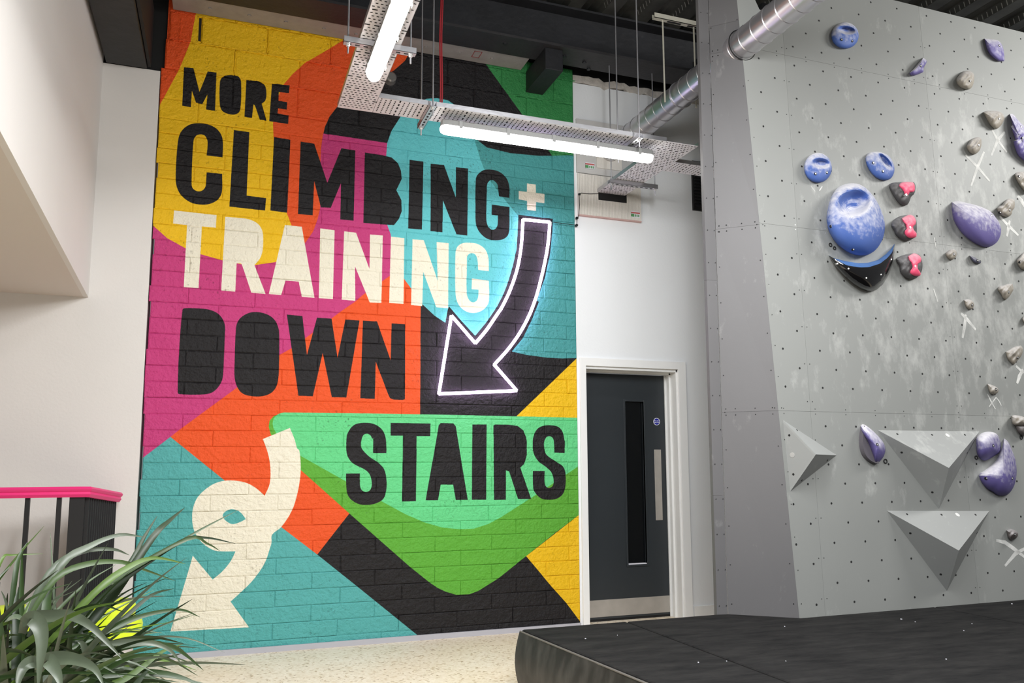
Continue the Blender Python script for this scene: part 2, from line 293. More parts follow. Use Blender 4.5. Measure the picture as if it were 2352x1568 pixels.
# MORE
a(BLK, cr(O7, (280, 695), (378, 705), (440, 948), (525, 738), (615, 750), (600, 1145), (508, 1130), (522, 975), (468, 1076), (405, 1060), (362, 935), (352, 1106), (262, 1090)))
a(BLK, cr(O7, (650, 850), (672, 800), (730, 778), (790, 778), (845, 795), (868, 850), (862, 1120), (840, 1165), (790, 1183), (735, 1175), (675, 1145), (650, 1085)), True)
a(BLK, cr(O7, (922, 828), (1030, 838), (1090, 862), (1120, 900), (1128, 990), (1115, 1040), (1080, 1070), (1130, 1243), (1060, 1235), (1010, 1090), (995, 1078), (980, 1217), (903, 1205)), True)
a(BLK, cr(O7, (1185, 863), (1367, 882), (1360, 962), (1255, 950), (1252, 1040), (1342, 1055), (1338, 1132), (1248, 1118), (1243, 1168), (1358, 1192), (1352, 1277), (1158, 1248)))
# CLIMBING +
a(BLK, zz((1330, 823), (1400, 835), (1455, 870), (1485, 930), (1485, 1050), (1378, 1038), (1385, 950), (1370, 910), (1340, 898), (1305, 910), (1290, 950), (1278, 1230), (1290, 1262), (1325, 1278), (1355, 1268), (1372, 1240), (1378, 1150), (1482, 1160), (1480, 1280), (1455, 1330), (1400, 1360), (1340, 1365), (1270, 1350), (1210, 1305), (1180, 1250), (1172, 1180), (1185, 960), (1205, 885), (1260, 835)), True)
a(BLK, zz((1560, 868), (1663, 882), (1645, 1305), (1775, 1322), (1768, 1405), (1530, 1378)))
a(BLK, zz((1828, 915), (1937, 932), (1915, 1420), (1803, 1405)))
a(BLK, [(690.5, 325.5), (721.5, 330), (751.7, 420), (784, 340.6), (816, 346), (812, 507), (781.4, 504), (783, 420.7), (759.5, 477.6), (736.8, 476.5), (721.6, 416), (718, 495), (684.3, 492)])
a(BLK, [(837.8, 350.8), (878.6, 357), (899, 362), (914, 375), (921, 393), (922.5, 411), (910, 437), (921.5, 460), (922.7, 485), (916, 503), (904.8, 517), (884.7, 516), (834.5, 512)])
a(BLK, cr(O6, (540, 32), (683, 50), (667, 750), (525, 738)))
a(BLK, cr(O6, (757, 72), (895, 85), (1015, 420), (1018, 108), (1142, 122), (1133, 812), (1022, 798), (882, 450), (878, 778), (755, 765)))
a(BLK, cr(O6, (1222, 230), (1245, 180), (1300, 140), (1370, 133), (1450, 150), (1520, 200), (1555, 260), (1568, 330), (1567, 425), (1460, 408), (1452, 340), (1440, 280), (1400, 243), (1370, 243), (1340, 280), (1335, 350), (1330, 650), (1350, 720), (1390, 752), (1425, 740), (1445, 700), (1448, 605), (1385, 600), (1388, 492), (1568, 517), (1567, 740), (1550, 810), (1500, 850), (1420, 860), (1340, 845), (1270, 790), (1230, 720), (1218, 640)), True)
a(CRM, cr(O6, (1748, 275), (1838, 287), (1840, 370), (1927, 383), (1925, 480), (1840, 468), (1840, 558), (1750, 548), (1747, 455), (1662, 440), (1662, 352), (1747, 362)))
# TRAINING
a(CRM, cr(O5, (268, 553), (705, 602), (698, 732), (555, 718), (520, 1352), (368, 1340), (402, 705), (258, 688)))
a(CRM, cr(O5, (795, 618), (920, 628), (1040, 645), (1130, 690), (1175, 760), (1185, 850), (1178, 970), (1150, 1050), (1095, 1115), (1210, 1413), (1062, 1397), (965, 1110), (950, 1098), (912, 1098), (898, 1388), (753, 1375)), True)
a(CRM, cr(O5, (1408, 702), (1582, 722), (1713, 1452), (1582, 1440), (1550, 1285), (1415, 1275), (1370, 1423), (1243, 1412)))
a(CRM, cr(O5, (1772, 738), (1920, 758), (1902, 1465), (1757, 1455)))
a(CRM, [(790.3, 531.4), (817.6, 534.5), (848.5, 617.8), (849.7, 538.5), (879, 541), (875.8, 695.9), (849, 694.3), (815.3, 612), (816, 690.7), (784.8, 688)])
a(CRM, cr(O6, (348, 822), (485, 838), (478, 1515), (330, 1505)))
a(CRM, [(947.2, 549.7), (972.9, 551.5), (1004.8, 644.5), (1002.5, 556), (1030.2, 558.6), (1029, 707.9), (1001.9, 705.7), (971.8, 624.5), (969.5, 703), (943.9, 700.5)])
a(CRM, cr(O6, (1012, 1000), (1030, 930), (1080, 892), (1150, 885), (1230, 895), (1300, 935), (1335, 985), (1352, 1050), (1355, 1178), (1245, 1165), (1238, 1060), (1215, 1005), (1170, 993), (1135, 1020), (1130, 1080), (1128, 1400), (1150, 1470), (1190, 1498), (1230, 1480), (1248, 1430), (1250, 1368), (1178, 1362), (1182, 1253), (1355, 1275), (1355, 1490), (1310, 1564), (1230, 1604), (1150, 1602), (1080, 1564), (1030, 1494), (1012, 1400)), True)
# DOWN
a(BLK, cr(O3, (445, 140), (470, 125), (620, 128), (720, 140), (810, 180), (860, 240), (882, 310), (880, 400), (865, 780), (850, 870), (800, 950), (740, 995), (650, 1012), (410, 1008), (395, 990), (410, 560)), True)
a(BLK, cr(O3, (995, 330), (1020, 250), (1080, 195), (1160, 165), (1250, 168), (1340, 200), (1400, 255), (1432, 330), (1440, 400), (1438, 700), (1430, 850), (1405, 940), (1350, 1000), (1260, 1030), (1150, 1028), (1060, 1000), (1005, 930), (980, 830), (980, 700)), True)
a(BLK, cr(O3, (1518, 190), (1678, 205), (1725, 605), (1828, 222), (1978, 232), (2040, 635), (2120, 240), (2265, 252), (2130, 1043), (1980, 1038), (1887, 585), (1785, 1030), (1637, 1025)))
a(BLK, cr(O4, (60, 252), (205, 260), (345, 660), (355, 280), (495, 290), (492, 1060), (470, 1068), (380, 1065), (340, 1050), (320, 1010), (192, 675), (182, 1057), (33, 1050)))
# STAIRS
def c24(*p): return cr(O4, *[(x, y if y >= 0 else y) for x, y in p])
k = 320 * 4.481   # crop 2 sits 320 px below crop 4
def s4(*p): return cr(O4, *p)
def lo(x, y): return (x, y + k)
a(BLK, s4((90, 1302), (180, 1318), (250, 1365), (290, 1440), (302, 1568), lo(300, 180), lo(165, 180), lo(165, 20), (158, 1470), (135, 1430), (100, 1415), (65, 1430), (45, 1480), (40, 1540), lo(60, 150), lo(130, 220), lo(220, 280), lo(280, 350), lo(302, 450), lo(300, 560), lo(270, 650), lo(200, 695), lo(110, 713), lo(20, 705), lo(-60, 660), lo(-100, 600), lo(-112, 500), lo(-113, 390), lo(30, 390), lo(30, 500), lo(42, 552), lo(75, 577), lo(110, 577), lo(140, 550), lo(152, 490), lo(130, 400), lo(80, 350), lo(0, 310), lo(-60, 270), lo(-102, 200), lo(-112, 100), lo(-105, 0), (-92, 1400), (-60, 1350), (-10, 1315)), True)
a(BLK, s4((345, 1303), (755, 1310), (752, 1440), (612, 1440), lo(605, 675), lo(462, 678), (472, 1435), (345, 1435)))
a(BLK, s4((860, 1305), (990, 1308), (1015, 1340), lo(1030, 0), lo(1138, 660), lo(1015, 662), lo(988, 505), lo(860, 505), lo(832, 665), lo(705, 665), lo(822, 0), (838, 1330)))
a(BLK, s4((1185, 1320), (1332, 1320), lo(1328, 660), lo(1180, 660)))
a(BLK, s4((1402, 1330), (1420, 1320), (1560, 1322), (1650, 1335), (1710, 1380), (1738, 1450), lo(1745, 60), lo(1745, 200), lo(1720, 290), lo(1680, 330), lo(1790, 652), lo(1655, 652), lo(1565, 370), lo(1532, 358), lo(1530, 660), lo(1408, 662)))
a(BLK, s4((1812, 1450), (1850, 1370), (1910, 1335), (1990, 1328), (2070, 1345), (2115, 1400), (2132, 1480), lo(2137, 60), lo(2133, 180), lo(2028, 175), lo(2025, 90), lo(2015, 30), lo(1985, 8), lo(1950, 15), lo(1925, 60), lo(1925, 130), lo(1950, 200), lo(2050, 270), lo(2120, 320), lo(2145, 400), lo(2140, 540), lo(2110, 610), lo(2050, 650), lo(1980, 660), lo(1900, 650), lo(1840, 600), lo(1812, 540), lo(1808, 365), lo(1930, 365), lo(1928, 480), lo(1945, 525), lo(1975, 538), lo(2010, 520), lo(2022, 460), lo(2000, 380), lo(1940, 320), lo(1860, 260), lo(1815, 180), lo(1805, 80)), True)
# black arrow behind the neon
a(BLK, cr(O6, (1660, 597), (2013, 640), (2010, 760), (1985, 1000), (1930, 1250), (1850, 1480)) + cr(O4, (1870, 60), (1790, 260), (1700, 440), (1590, 572), (1440, 700), (1700, 1010), (810, 1045), (905, 290), (930, 150), (945, 105), (1080, 262), (1215, 408), (1335, 262)) + cr(O6, (1440, 1540), (1500, 1425), (1542, 1320), (1570, 1230), (1602, 1120), (1640, 950), (1650, 800)))
# rasterise
TX0, TX1, TZ0, TZ1, PPM = -0.56, 2.80, -1.30, 3.50, 600
SS = 2; W_, H_ = int((TX1 - TX0) * PPM), int((TZ1 - TZ0) * PPM)
idx = np.zeros((H_ * SS, W_ * SS), np.uint8); pal = [BLK]
for col, pts in ART:
    P = np.array([(lambda q: ((q[0] - TX0) * PPM * SS, (q[2] - TZ0) * PPM * SS))(onY(x, y, D)) for x, y in pts])
    if col not in pal: pal.append(col)
    ci = pal.index(col); n = len(P)
    y0 = max(0, int(P[:, 1].min())); y1 = min(H_ * SS - 1, int(P[:, 1].max()) + 1)
    A_, B_ = P, np.roll(P, -1, 0)
    for yy in range(y0, y1 + 1):
        yc = yy + 0.5; m_ = (A_[:, 1] <= yc) != (B_[:, 1] <= yc)
        if not m_.any(): continue
        a_, b_ = A_[m_], B_[m_]
        xs = np.sort(a_[:, 0] + (yc - a_[:, 1]) * (b_[:, 0] - a_[:, 0]) / (b_[:, 1] - a_[:, 1]))
        for i in range(0, len(xs) - 1, 2):
            xa = max(0, int(round(xs[i]))); xb = min(W_ * SS, int(round(xs[i + 1])))
            if xb > xa: idx[yy, xa:xb] = ci
pal_l = np.array([lin(c) for c in pal], np.float32)
img_l = np.zeros((H_, W_, 3), np.float32)
for dy in range(SS):
    for dx in range(SS): img_l += pal_l[idx[dy::SS, dx::SS]]
img_l /= SS * SS
enc = np.where(img_l <= 0.0031308, img_l * 12.92, 1.055 * np.power(np.maximum(img_l, 1e-6), 1 / 2.4) - 0.055)
im = bpy.data.images.new('mural_paint', W_, H_); buf = np.ones((H_, W_, 4), np.float32); buf[..., :3] = enc
im.pixels.foreach_set(buf.ravel()); im.update(); im.pack()
del buf, enc, img_l, idx
def mural_mat():
    m = bpy.data.materials.new('mural_paint'); m.use_nodes = True; nt = m.node_tree; b = nt.nodes['Principled BSDF']; L = nt.links.new
    b.inputs['Roughness'].default_value = 0.5; b.inputs['Specular IOR Level'].default_value = 0.3
    g = nt.nodes.new('ShaderNodeNewGeometry'); s = nt.nodes.new('ShaderNodeSeparateXYZ'); L(g.outputs['Position'], s.inputs[0])
    def mrn(i, lo_, hi_):
        n = nt.nodes.new('ShaderNodeMapRange'); n.inputs[1].default_value = lo_; n.inputs[2].default_value = hi_; L(s.outputs[i], n.inputs[0]); return n
    u, v = mrn(0, TX0, TX1), mrn(2, TZ0, TZ1); cb = nt.nodes.new('ShaderNodeCombineXYZ'); L(u.outputs[0], cb.inputs[0]); L(v.outputs[0], cb.inputs[1])
    t = nt.nodes.new('ShaderNodeTexImage'); t.image = im; t.extension = 'EXTEND'; L(cb.outputs[0], t.inputs[0])
    # dirt in the pores of the rough blocks
    n1 = nt.nodes.new('ShaderNodeTexNoise'); n1.inputs['Scale'].default_value = 55; n1.inputs['Detail'].default_value = 5; L(g.outputs['Position'], n1.inputs['Vector'])
    n2 = nt.nodes.new('ShaderNodeTexNoise'); n2.inputs['Scale'].default_value = 2.4; n2.inputs['Detail'].default_value = 2; L(g.outputs['Position'], n2.inputs['Vector'])
    pit = nt.nodes.new('ShaderNodeMath'); pit.operation = 'MULTIPLY'; 
    p1 = nt.nodes.new('ShaderNodeMapRange'); p1.inputs[1].default_value = 0.60; p1.inputs[2].default_value = 0.72; L(n1.outputs['Fac'], p1.inputs[0])
    p2 = nt.nodes.new('ShaderNodeMapRange'); p2.inputs[1].default_value = 0.48; p2.inputs[2].default_value = 0.72; L(n2.outputs['Fac'], p2.inputs[0])
    L(p1.outputs[0], pit.inputs[0]); L(p2.outputs[0], pit.inputs[1])
    mx = nt.nodes.new('ShaderNodeMix'); mx.data_type = 'RGBA'; mx.blend_type = 'MULTIPLY'; mx.inputs[7].default_value = (0.42, 0.40, 0.38, 1)
    L(pit.outputs[0], mx.inputs[0]); L(t.outputs[0], mx.inputs[6]); L(mx.outputs[2], b.inputs['Base Color'])
    n3 = nt.nodes.new('ShaderNodeTexNoise'); n3.inputs['Scale'].default_value = 38; n3.inputs['Detail'].default_value = 6; n3.inputs['Roughness'].default_value = 0.6; L(g.outputs['Position'], n3.inputs['Vector'])
    n4 = nt.nodes.new('ShaderNodeTexNoise'); n4.inputs['Scale'].default_value = 7; n4.inputs['Detail'].default_value = 3; L(g.outputs['Position'], n4.inputs['Vector'])
    ad = nt.nodes.new('ShaderNodeMath'); ad.operation = 'MULTIPLY_ADD'; ad.inputs[1].default_value = 1.2; L(n4.outputs['Fac'], ad.inputs[0]); L(n3.outputs['Fac'], ad.inputs[2])
    bp = nt.nodes.new('ShaderNodeBump'); bp.inputs['Strength'].default_value = 1.0; bp.inputs['Distance'].default_value = 0.014
    L(ad.outputs[0], bp.inputs['Height']); L(bp.outputs['Normal'], b.inputs['Normal']); return m
M_mural = mural_mat()

# ------------------------------------------------------------ room shell
obj('floor', MB().box(-4.5, 8.5, -2.5, 6.6, FL - 0.1, FL), M_floor, kind='structure')
MX0, MX1, MZT = -0.503, 2.745, 3.43
wm = obj('wall_back', MB().box(MX0 + 0.02, MX1, D + 0.004, D + 0.25, FL, MZT), M_mural, kind='structure')
def brick_mesh(name, w_, h_, jag, seed):
    """block with a chamfered, slightly uneven painted face, origin at lower left of the face"""
    r = random.Random(seed); big = h_ > 0.15; b = 0.010 if big else 0.007; p = 0.006 if big else 0.0046; dj = lambda s=0.0012: r.uniform(-s, s)
    mb = MB(); g = 0.0016 if big else 0.0006
    o = [(g, 0.01, g), (w_ - g, 0.01, g), (w_ - g, 0.01, h_ - g), (g, 0.01, h_ - g)]
    i = [(g + b + dj(), -p + dj(), g + b + dj()), (w_ - g - b + dj(), -p + dj(), g + b + dj()), (w_ - g - b + dj(), -p + dj(), h_ - g - b + dj()), (g + b + dj(), -p + dj(), h_ - g - b + dj())]
    m = [(g, -0.0008, g + dj()), (w_ - g, -0.0008, g + dj()), (w_ - g, -0.0008, h_ - g + dj()), (g, -0.0008, h_ - g + dj())]
    v = o + m + i; f = [(8, 9, 10, 11)]
    for q in range(4):
        n = (q + 1) % 4; f += [(q, n, 4 + n, 4 + q), (4 + q, 4 + n, 8 + n, 8 + q)]
    me = bpy.data.meshes.new(name); me.from_pydata(v, [], f); me.materials.append(M_mural)
    me.validate(); return me
cache = {}
def lay(name, x0, x1, z0, h_, first, L0):
    xs = [x0]; x = first
    while x < x1 - 0.03:
        if x > x0 + 0.03: xs.append(x)
        x += L0
    xs.append(x1)
    for i in range(len(xs) - 1):
        w_ = round(xs[i + 1] - xs[i], 3); v = RNG.randrange(6); key = (name, w_, round(h_, 3), v)
        if key not in cache: cache[key] = brick_mesh(name, w_, h_, 0, hash((w_, v)) % 9999)
        o = bpy.data.objects.new(name, cache[key]); C.objects.link(o); o.parent = wm
        wl = Vector((xs[i], D + RNG.uniform(-0.002, 0.002), z0)); o.location = wl - Vector(wloc(wm))
z0 = FL + 0.035; course = 0.1118; zb = 0.0435 - course * 11     # lowest joint
row = 0
lay('brick', MX0, MX1, FL + 0.0, zb - FL, MX0 + 0.3, 0.452)
zc_ = zb
while zc_ < 2.40:
    lay('brick', MX0 + RNG.uniform(-0.008, 0.01), MX1, zc_, course, [-0.055, 0.195][row % 2] - 0.452 * (1 if row % 2 == 0 else 1) + (0.452 if False else 0), 0.452 if row % 7 else 0.447)
    zc_ += course; row += 1
for zt_, h_, fx in ((zc_, 2.650 - zc_, -0.25), (2.650, 0.232, -0.02), (2.882, 0.224, -0.013), (3.106, 0.216, -0.254), (3.322, 0.108, -0.02)):
    if h_ > 0.02: lay('block', MX0 + (0.03 if zt_ > 3.1 else RNG.uniform(-0.01, 0.02)), MX1, zt_, h_, fx, 0.466 if zt_ < 2.9 else 0.47)
RM = random.Random(77)
def mortar(x0, x1, z, amp, r0):
    x = x0
    while x < x1:
        L_ = RM.uniform(0.18, 0.42); n_ = int(L_ / 0.018) + 2
        P_ = [(x + L_ * i / n_, D - 0.005 + RM.uniform(-0.002, 0.002), z + RM.uniform(-amp, amp)) for i in range(n_ + 1)]
        rs_ = [r0 * RM.uniform(0.35, 1.3) * (0.4 if i in (0, n_) else 1) for i in range(n_ + 1)]
        obj('mortar', MB().tube(P_, r0, 6, rs=rs_), M_mural, wm, smooth=True); x += L_ + RM.uniform(0.0, 0.10)
mortar(-0.45, 2.70, 3.322, 0.006, 0.0075); mortar(-0.45, 2.70, 3.106, 0.006, 0.0085); mortar(-0.42, 0.9, 2.882, 0.005, 0.0055); mortar(1.6, 2.7, 2.882, 0.005, 0.005)
mortar(-0.4, 2.6, 2.65, 0.003, 0.003)
for x_, za_, zb2 in ((-0.395, 3.13, 3.29), (0.22, 3.12, 3.31), (0.69, 3.12, 3.31), (-0.01, 2.90, 3.09), (1.86, 3.12, 3.31), (2.33, 3.12, 3.31)):
    n_ = 8; obj('mortar', MB().tube([(x_ + RM.uniform(-0.004, 0.004), D - 0.005, za_ + (zb2 - za_) * i / n_) for i in range(n_ + 1)], 0.006, 6, rs=[0.006 * RM.uniform(0.4, 1.3) for _ in range(n_ + 1)]), M_mural, wm, smooth=True)
obj('joint_slot', MB().box(-0.272, -0.255, D - 0.008, D, 3.125, 3.305), M_black, wm)
# back wall left of the mural, stair bulkhead, soffit
obj('wall_left', MB().box(-0.885, MX0 - 0.012, D - 0.004, D + 0.2, FL, 2.85).box(-3.6, -0.885, D - 0.004, D + 0.2, FL, 1.17), M_white, kind='structure')
BX = -0.885
bul = MB().prism([(BX, 6.046, 1.161), (BX, 3.624, 1.356), (BX, 1.0, 1.567), (BX, 0.2, 1.63), (BX, 0.2, 3.9), (BX, 6.046, 3.9)], (-0.03, 0, 0))
# slope taken from the edge seen in the photograph
obj('wall_stair', bul, M_white, kind='structure')
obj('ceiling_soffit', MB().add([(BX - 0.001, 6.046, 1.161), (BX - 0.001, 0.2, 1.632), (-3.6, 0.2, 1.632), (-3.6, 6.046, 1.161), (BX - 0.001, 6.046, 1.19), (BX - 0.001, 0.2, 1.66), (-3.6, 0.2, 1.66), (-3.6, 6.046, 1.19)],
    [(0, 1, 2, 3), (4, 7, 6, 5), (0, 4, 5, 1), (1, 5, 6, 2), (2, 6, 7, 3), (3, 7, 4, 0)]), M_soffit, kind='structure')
# door wall with its opening
DX0, DX1, DZ = 2.805, 3.72, 0.845
wr = MB().box(MX1, DX0, D - 0.002, D + 0.24, FL, 3.31).box(DX1, 6.8, D - 0.002, D + 0.24, FL, 3.31).box(DX0, DX1, D - 0.002, D + 0.24, DZ, 3.31)
obj('wall_right', wr, M_wall2, kind='structure')
obj('baseboard_back', MB().box(-3.6, MX1, D - 0.022, D - 0.007, FL, FL + 0.038), M_skirt, kind='structure')
obj('baseboard_right', MB().box(3.79, 6.8, D - 0.018, D - 0.002, FL, FL + 0.10), M_trim, kind='structure')
# ragged mortar line along the top of the white wall
rr = random.Random(5); pts = []; x = MX1 + 0.0
top = []; 
while x < 4.4: top.append((x, 3.325 + rr.uniform(-0.012, 0.02))); x += 0.05
poly = [(p[0], D - 0.006, p[1] - 0.01 - rr.uniform(0, 0.02)) for p in top] + [(p[0], D - 0.006, p[1] + 0.045) for p in reversed(top)]
obj('trim_1', MB().prism(poly, (0, 0.03, 0)), M_rag, kind='structure')
# ceiling deck: ribs run front to back
zc = 3.69; mb = MB(); x = -3.0; prof = []
while x < 8.2:
    prof += [(x, zc), (x + 0.115, zc), (x + 0.135, zc + 0.055), (x + 0.195, zc + 0.06), (x + 0.205, zc + 0.045), (x + 0.215, zc + 0.06), (x + 0.285, zc + 0.055)]; x += 0.305
for i in range(len(prof) - 1):
    (xa, za), (xb, zb_) = prof[i], prof[i + 1]
    mb.add([(xa, -2.5, za), (xb, -2.5, zb_), (xb, 6.3, zb_), (xa, 6.3, za)], [(0, 1, 2, 3)])
ceil = obj('ceiling', mb, M_deck, kind='structure', fix=False)
mb = MB(); x = -3.0
while x < 8.2:
    if x > 1.5:
        y = 2.6
        while y < 5.5:
            mb.add([(x + 0.118, y, zc + 0.005), (x + 0.132, y, zc + 0.05), (x + 0.132, y + 0.008, zc + 0.05), (x + 0.118, y + 0.008, zc + 0.005)], [(0, 1, 2, 3)])
            mb.add([(x + 0.300, y, zc + 0.003), (x + 0.288, y, zc + 0.05), (x + 0.288, y + 0.008, zc + 0.05), (x + 0.300, y + 0.008, zc + 0.003)], [(0, 1, 2, 3)])
            y += 0.045
    x += 0.305
for i, v in enumerate(mb.v): mb.v[i] = (v[0], v[1], v[2] - 0.002)
st = obj('deck_embossing', mb, M_stamp, ceil, kind='stuff', fix=False)
obj('trim_2', MB().box(-4.5, 8.5, D + 0.02, D + 0.3, 3.315, 3.8), M_black, kind='structure')   # dark upper wall over the beams
obj('trim_3', MB().box(-3.6, MX0 + 0.05, D + 0.02, D + 0.2, 2.85, 3.8), M_black, kind='structure')

# ------------------------------------------------------------ steelwork
bm_ = thing('steel_beam', (1.6, 5.68, 3.33), 'long black painted I-beam running above the mural, under the ceiling deck', 'beam')
obj('web', MB().box(-0.45, 6.8, 5.67, 5.69, 3.345, 3.675), M_dark, bm_)
obj('bottom_flange', MB().box(-0.45, 6.8, 5.55, 5.815, 3.325, 3.345), mat('flange_black', (44, 43, 45), 0.55, bump=0.3, bscale=30, var=0.15), bm_)
obj('top_flange', MB().box(-0.45, 6.8, 5.56, 5.80, 3.67, 3.688), M_dark, bm_)
for px, py in ((1342, 143), (1296, 129), (1352, 158), (1160, 100)):
    p = onZ(px, py, 3.323)
    if 5.55 < p[1] < 5.815: obj('bolt', MB().tube([(p[0], p[1], 3.326), (p[0], p[1], 3.314)], 0.017, 6), M_dark, bm_)
sb = thing('soffit_board', (0.9, 5.93, 3.335), 'grey-white board strip closing the gap between beam and mural top', 'board')
obj('board', MB().box(-0.45, 2.26, 5.815, 6.035, 3.335, 3.35), M_strip, sb)
for i in range(9):
    x = -0.2 + i * 0.27 + RNG.uniform(-.02, .02)
    obj('bolt_head', MB().tube([(x, 5.93, 3.337), (x, 5.93, 3.328)], 0.014, 6), M_strip, sb)
p0, p1 = onZ(1094, 113, 3.333), onZ(1112, 129, 3.333); s_ = MB(); t_ = 0.005
xa, xb, ya, yb = 1.80, 1.865, 5.86, 5.96
s_.box(xa, xb, ya, ya + t_, 3.3325, 3.335).box(xa, xb, yb - t_, yb, 3.3325, 3.335).box(xa, xa + t_, ya, yb, 3.3325, 3.335).box(xb - t_, xb, ya, yb, 3.3325, 3.335)
obj('stamp_mark', s_, mat('red_stamp', (150, 70, 66), 0.7), sb, label='small red outlined stamp')
obj('steel_bracket', MB().box(2.307, 2.46, 5.60, D - 0.01, 3.146, 3.325), M_dark, label='stubby black steel bracket hanging under the beam over green paint', cat='bracket', bevel=0.004)
cb_ = thing('steel_beam', (-0.7, 4.0, 2.85), 'black cased beam running from the mural corner over the left white wall', 'beam')
obj('casing', MB().box(-0.865, -0.60, 1.0, D - 0.02, 2.845, 3.3), M_box, cb_, bevel=0.006)
obj('side_plate', MB().box(-0.595, -0.575, 1.0, D - 0.02, 2.86, 3.3), M_black, cb_)
obj('seam_plate', MB().box(-0.87, -0.6, 5.0, 5.02, 2.838, 2.845), M_box, cb_)
obj('steel_beam', MB().box(3.63, 3.72, 4.6, 5.54, 3.25, 3.40).box(3.60, 3.75, 4.6, 5.54, 3.235, 3.25), M_dark, label='short black cross beam running above the silver duct beside the climbing wall', cat='beam')
# ------------------------------------------------------------ door
fr = obj('door_frame', MB().box(2.765, 2.822, D - 0.022, D + 0.2, FL, 0.842).box(3.70, 3.775, D - 0.022, D + 0.0, FL, 0.842).box(2.765, 3.775, D - 0.022, D + 0.0, 0.838, 0.905)
   .box(3.685, 3.715, D - 0.001, D + 0.24, FL, 0.842).box(2.822, 3.70, D - 0.001, D + 0.24, 0.815, 0.842).box(3.668, 3.69, D + 0.09, D + 0.13, FL, 0.82).box(3.655, 3.70, D + 0.14, D + 0.155, FL, 0.82)
   .box(2.822, 3.69, D + 0.09, D + 0.13, 0.800, 0.82), M_trim, bevel=0.002, kind='structure')
fr.name = 'door_1'
DY = 6.205
dt = thing('fire_door', (3.25, DY, FL), 'charcoal fire door with slim window in the white wall beside the mural', 'door')
leafx0, leafx1, lz0, lz1 = 2.835, 3.66, -1.243, 0.80
g0, g1 = onY(1438, 925, DY), onY(1484, 1296, DY); gx0, gx1, gz0, gz1 = 3.268, 3.448, -0.815, 0.565
obj('door_panel', MB().box(leafx0, gx0, DY, DY + 0.044, lz0, lz1).box(gx1, leafx1, DY, DY + 0.044, lz0, lz1).box(gx0, gx1, DY, DY + 0.044, lz0, gz0).box(gx0, gx1, DY, DY + 0.044, gz1, lz1), M_door, dt)
bd = MB(); e_ = 0.016
bd.box(gx0 - e_, gx0, DY - 0.008, DY + 0.02, gz0 - e_, gz1 + e_).box(gx1, gx1 + e_, DY - 0.008, DY + 0.02, gz0 - e_, gz1 + e_).box(gx0, gx1, DY - 0.008, DY + 0.02, gz1, gz1 + e_).box(gx0, gx1, DY - 0.008, DY + 0.02, gz0 - e_, gz0)
obj('glazing_bead', bd, M_door, dt, bevel=0.002)
obj('window_pane', MB().box(gx0, gx1, DY + 0.028, DY + 0.034, gz0, gz1), M_glass, dt)
obj('sill_strip', MB().box(gx0 + 0.004, gx1 - 0.004, DY - 0.002, DY + 0.027, gz0, gz0 + 0.008), M_signwhite, dt)
h0, h1 = onY(1501, 1032, DY), onY(1523, 1194, DY)
obj('push_plate', MB().box(h0[0] + 0.004, h1[0] - 0.004, DY - 0.004, DY, h1[2], h0[2]), M_steel, dt, bevel=0.002, label='brushed steel push plate')
obj('kick_plate', MB().box(leafx0, leafx1, DY - 0.003, DY, -1.225, onY(1447, 1373, DY)[2]), M_steel, dt, label='scuffed steel kick plate')
obj('threshold_gap', MB().box(leafx0, leafx1, DY + 0.005, DY + 0.04, -1.262, -1.243), M_black, dt)
s0 = onY(1508, 968, DY); rs_ = 0.032
sg = obj('fire_door_sign', MB().tube([(s0[0], DY - 0.003, s0[2]), (s0[0], DY - 0.0, s0[2])], rs_, 32), M_signwhite, dt, label='round blue and white fire door sign')
obj('sign_face', MB().tube([(s0[0], DY - 0.0036, s0[2]), (s0[0], DY - 0.001, s0[2])], rs_ * 0.86, 32), M_signblue, sg)
def text(s, loc, size, m, parent, rx=math.pi / 2):
    cu = bpy.data.curves.new('lettering', 'FONT'); cu.body = s; cu.size = size; cu.align_x = 'CENTER'; cu.align_y = 'CENTER'; cu.extrude = 0.0002; cu.offset = size * 0.015
    o = bpy.data.objects.new('lettering', cu); C.objects.link(o); cu.materials.append(m); o.parent = parent
    o.location = Vector(loc) - Vector(wloc(parent)); o.rotation_euler = (rx, 0, 0); o['wl'] = list(map(float, loc)); return o
text('Fire door', (s0[0], DY - 0.0040, s0[2] + 0.007), 0.0125, M_signwhite, sg); text('keep shut', (s0[0], DY - 0.0040, s0[2] - 0.007), 0.0125, M_signwhite, sg)
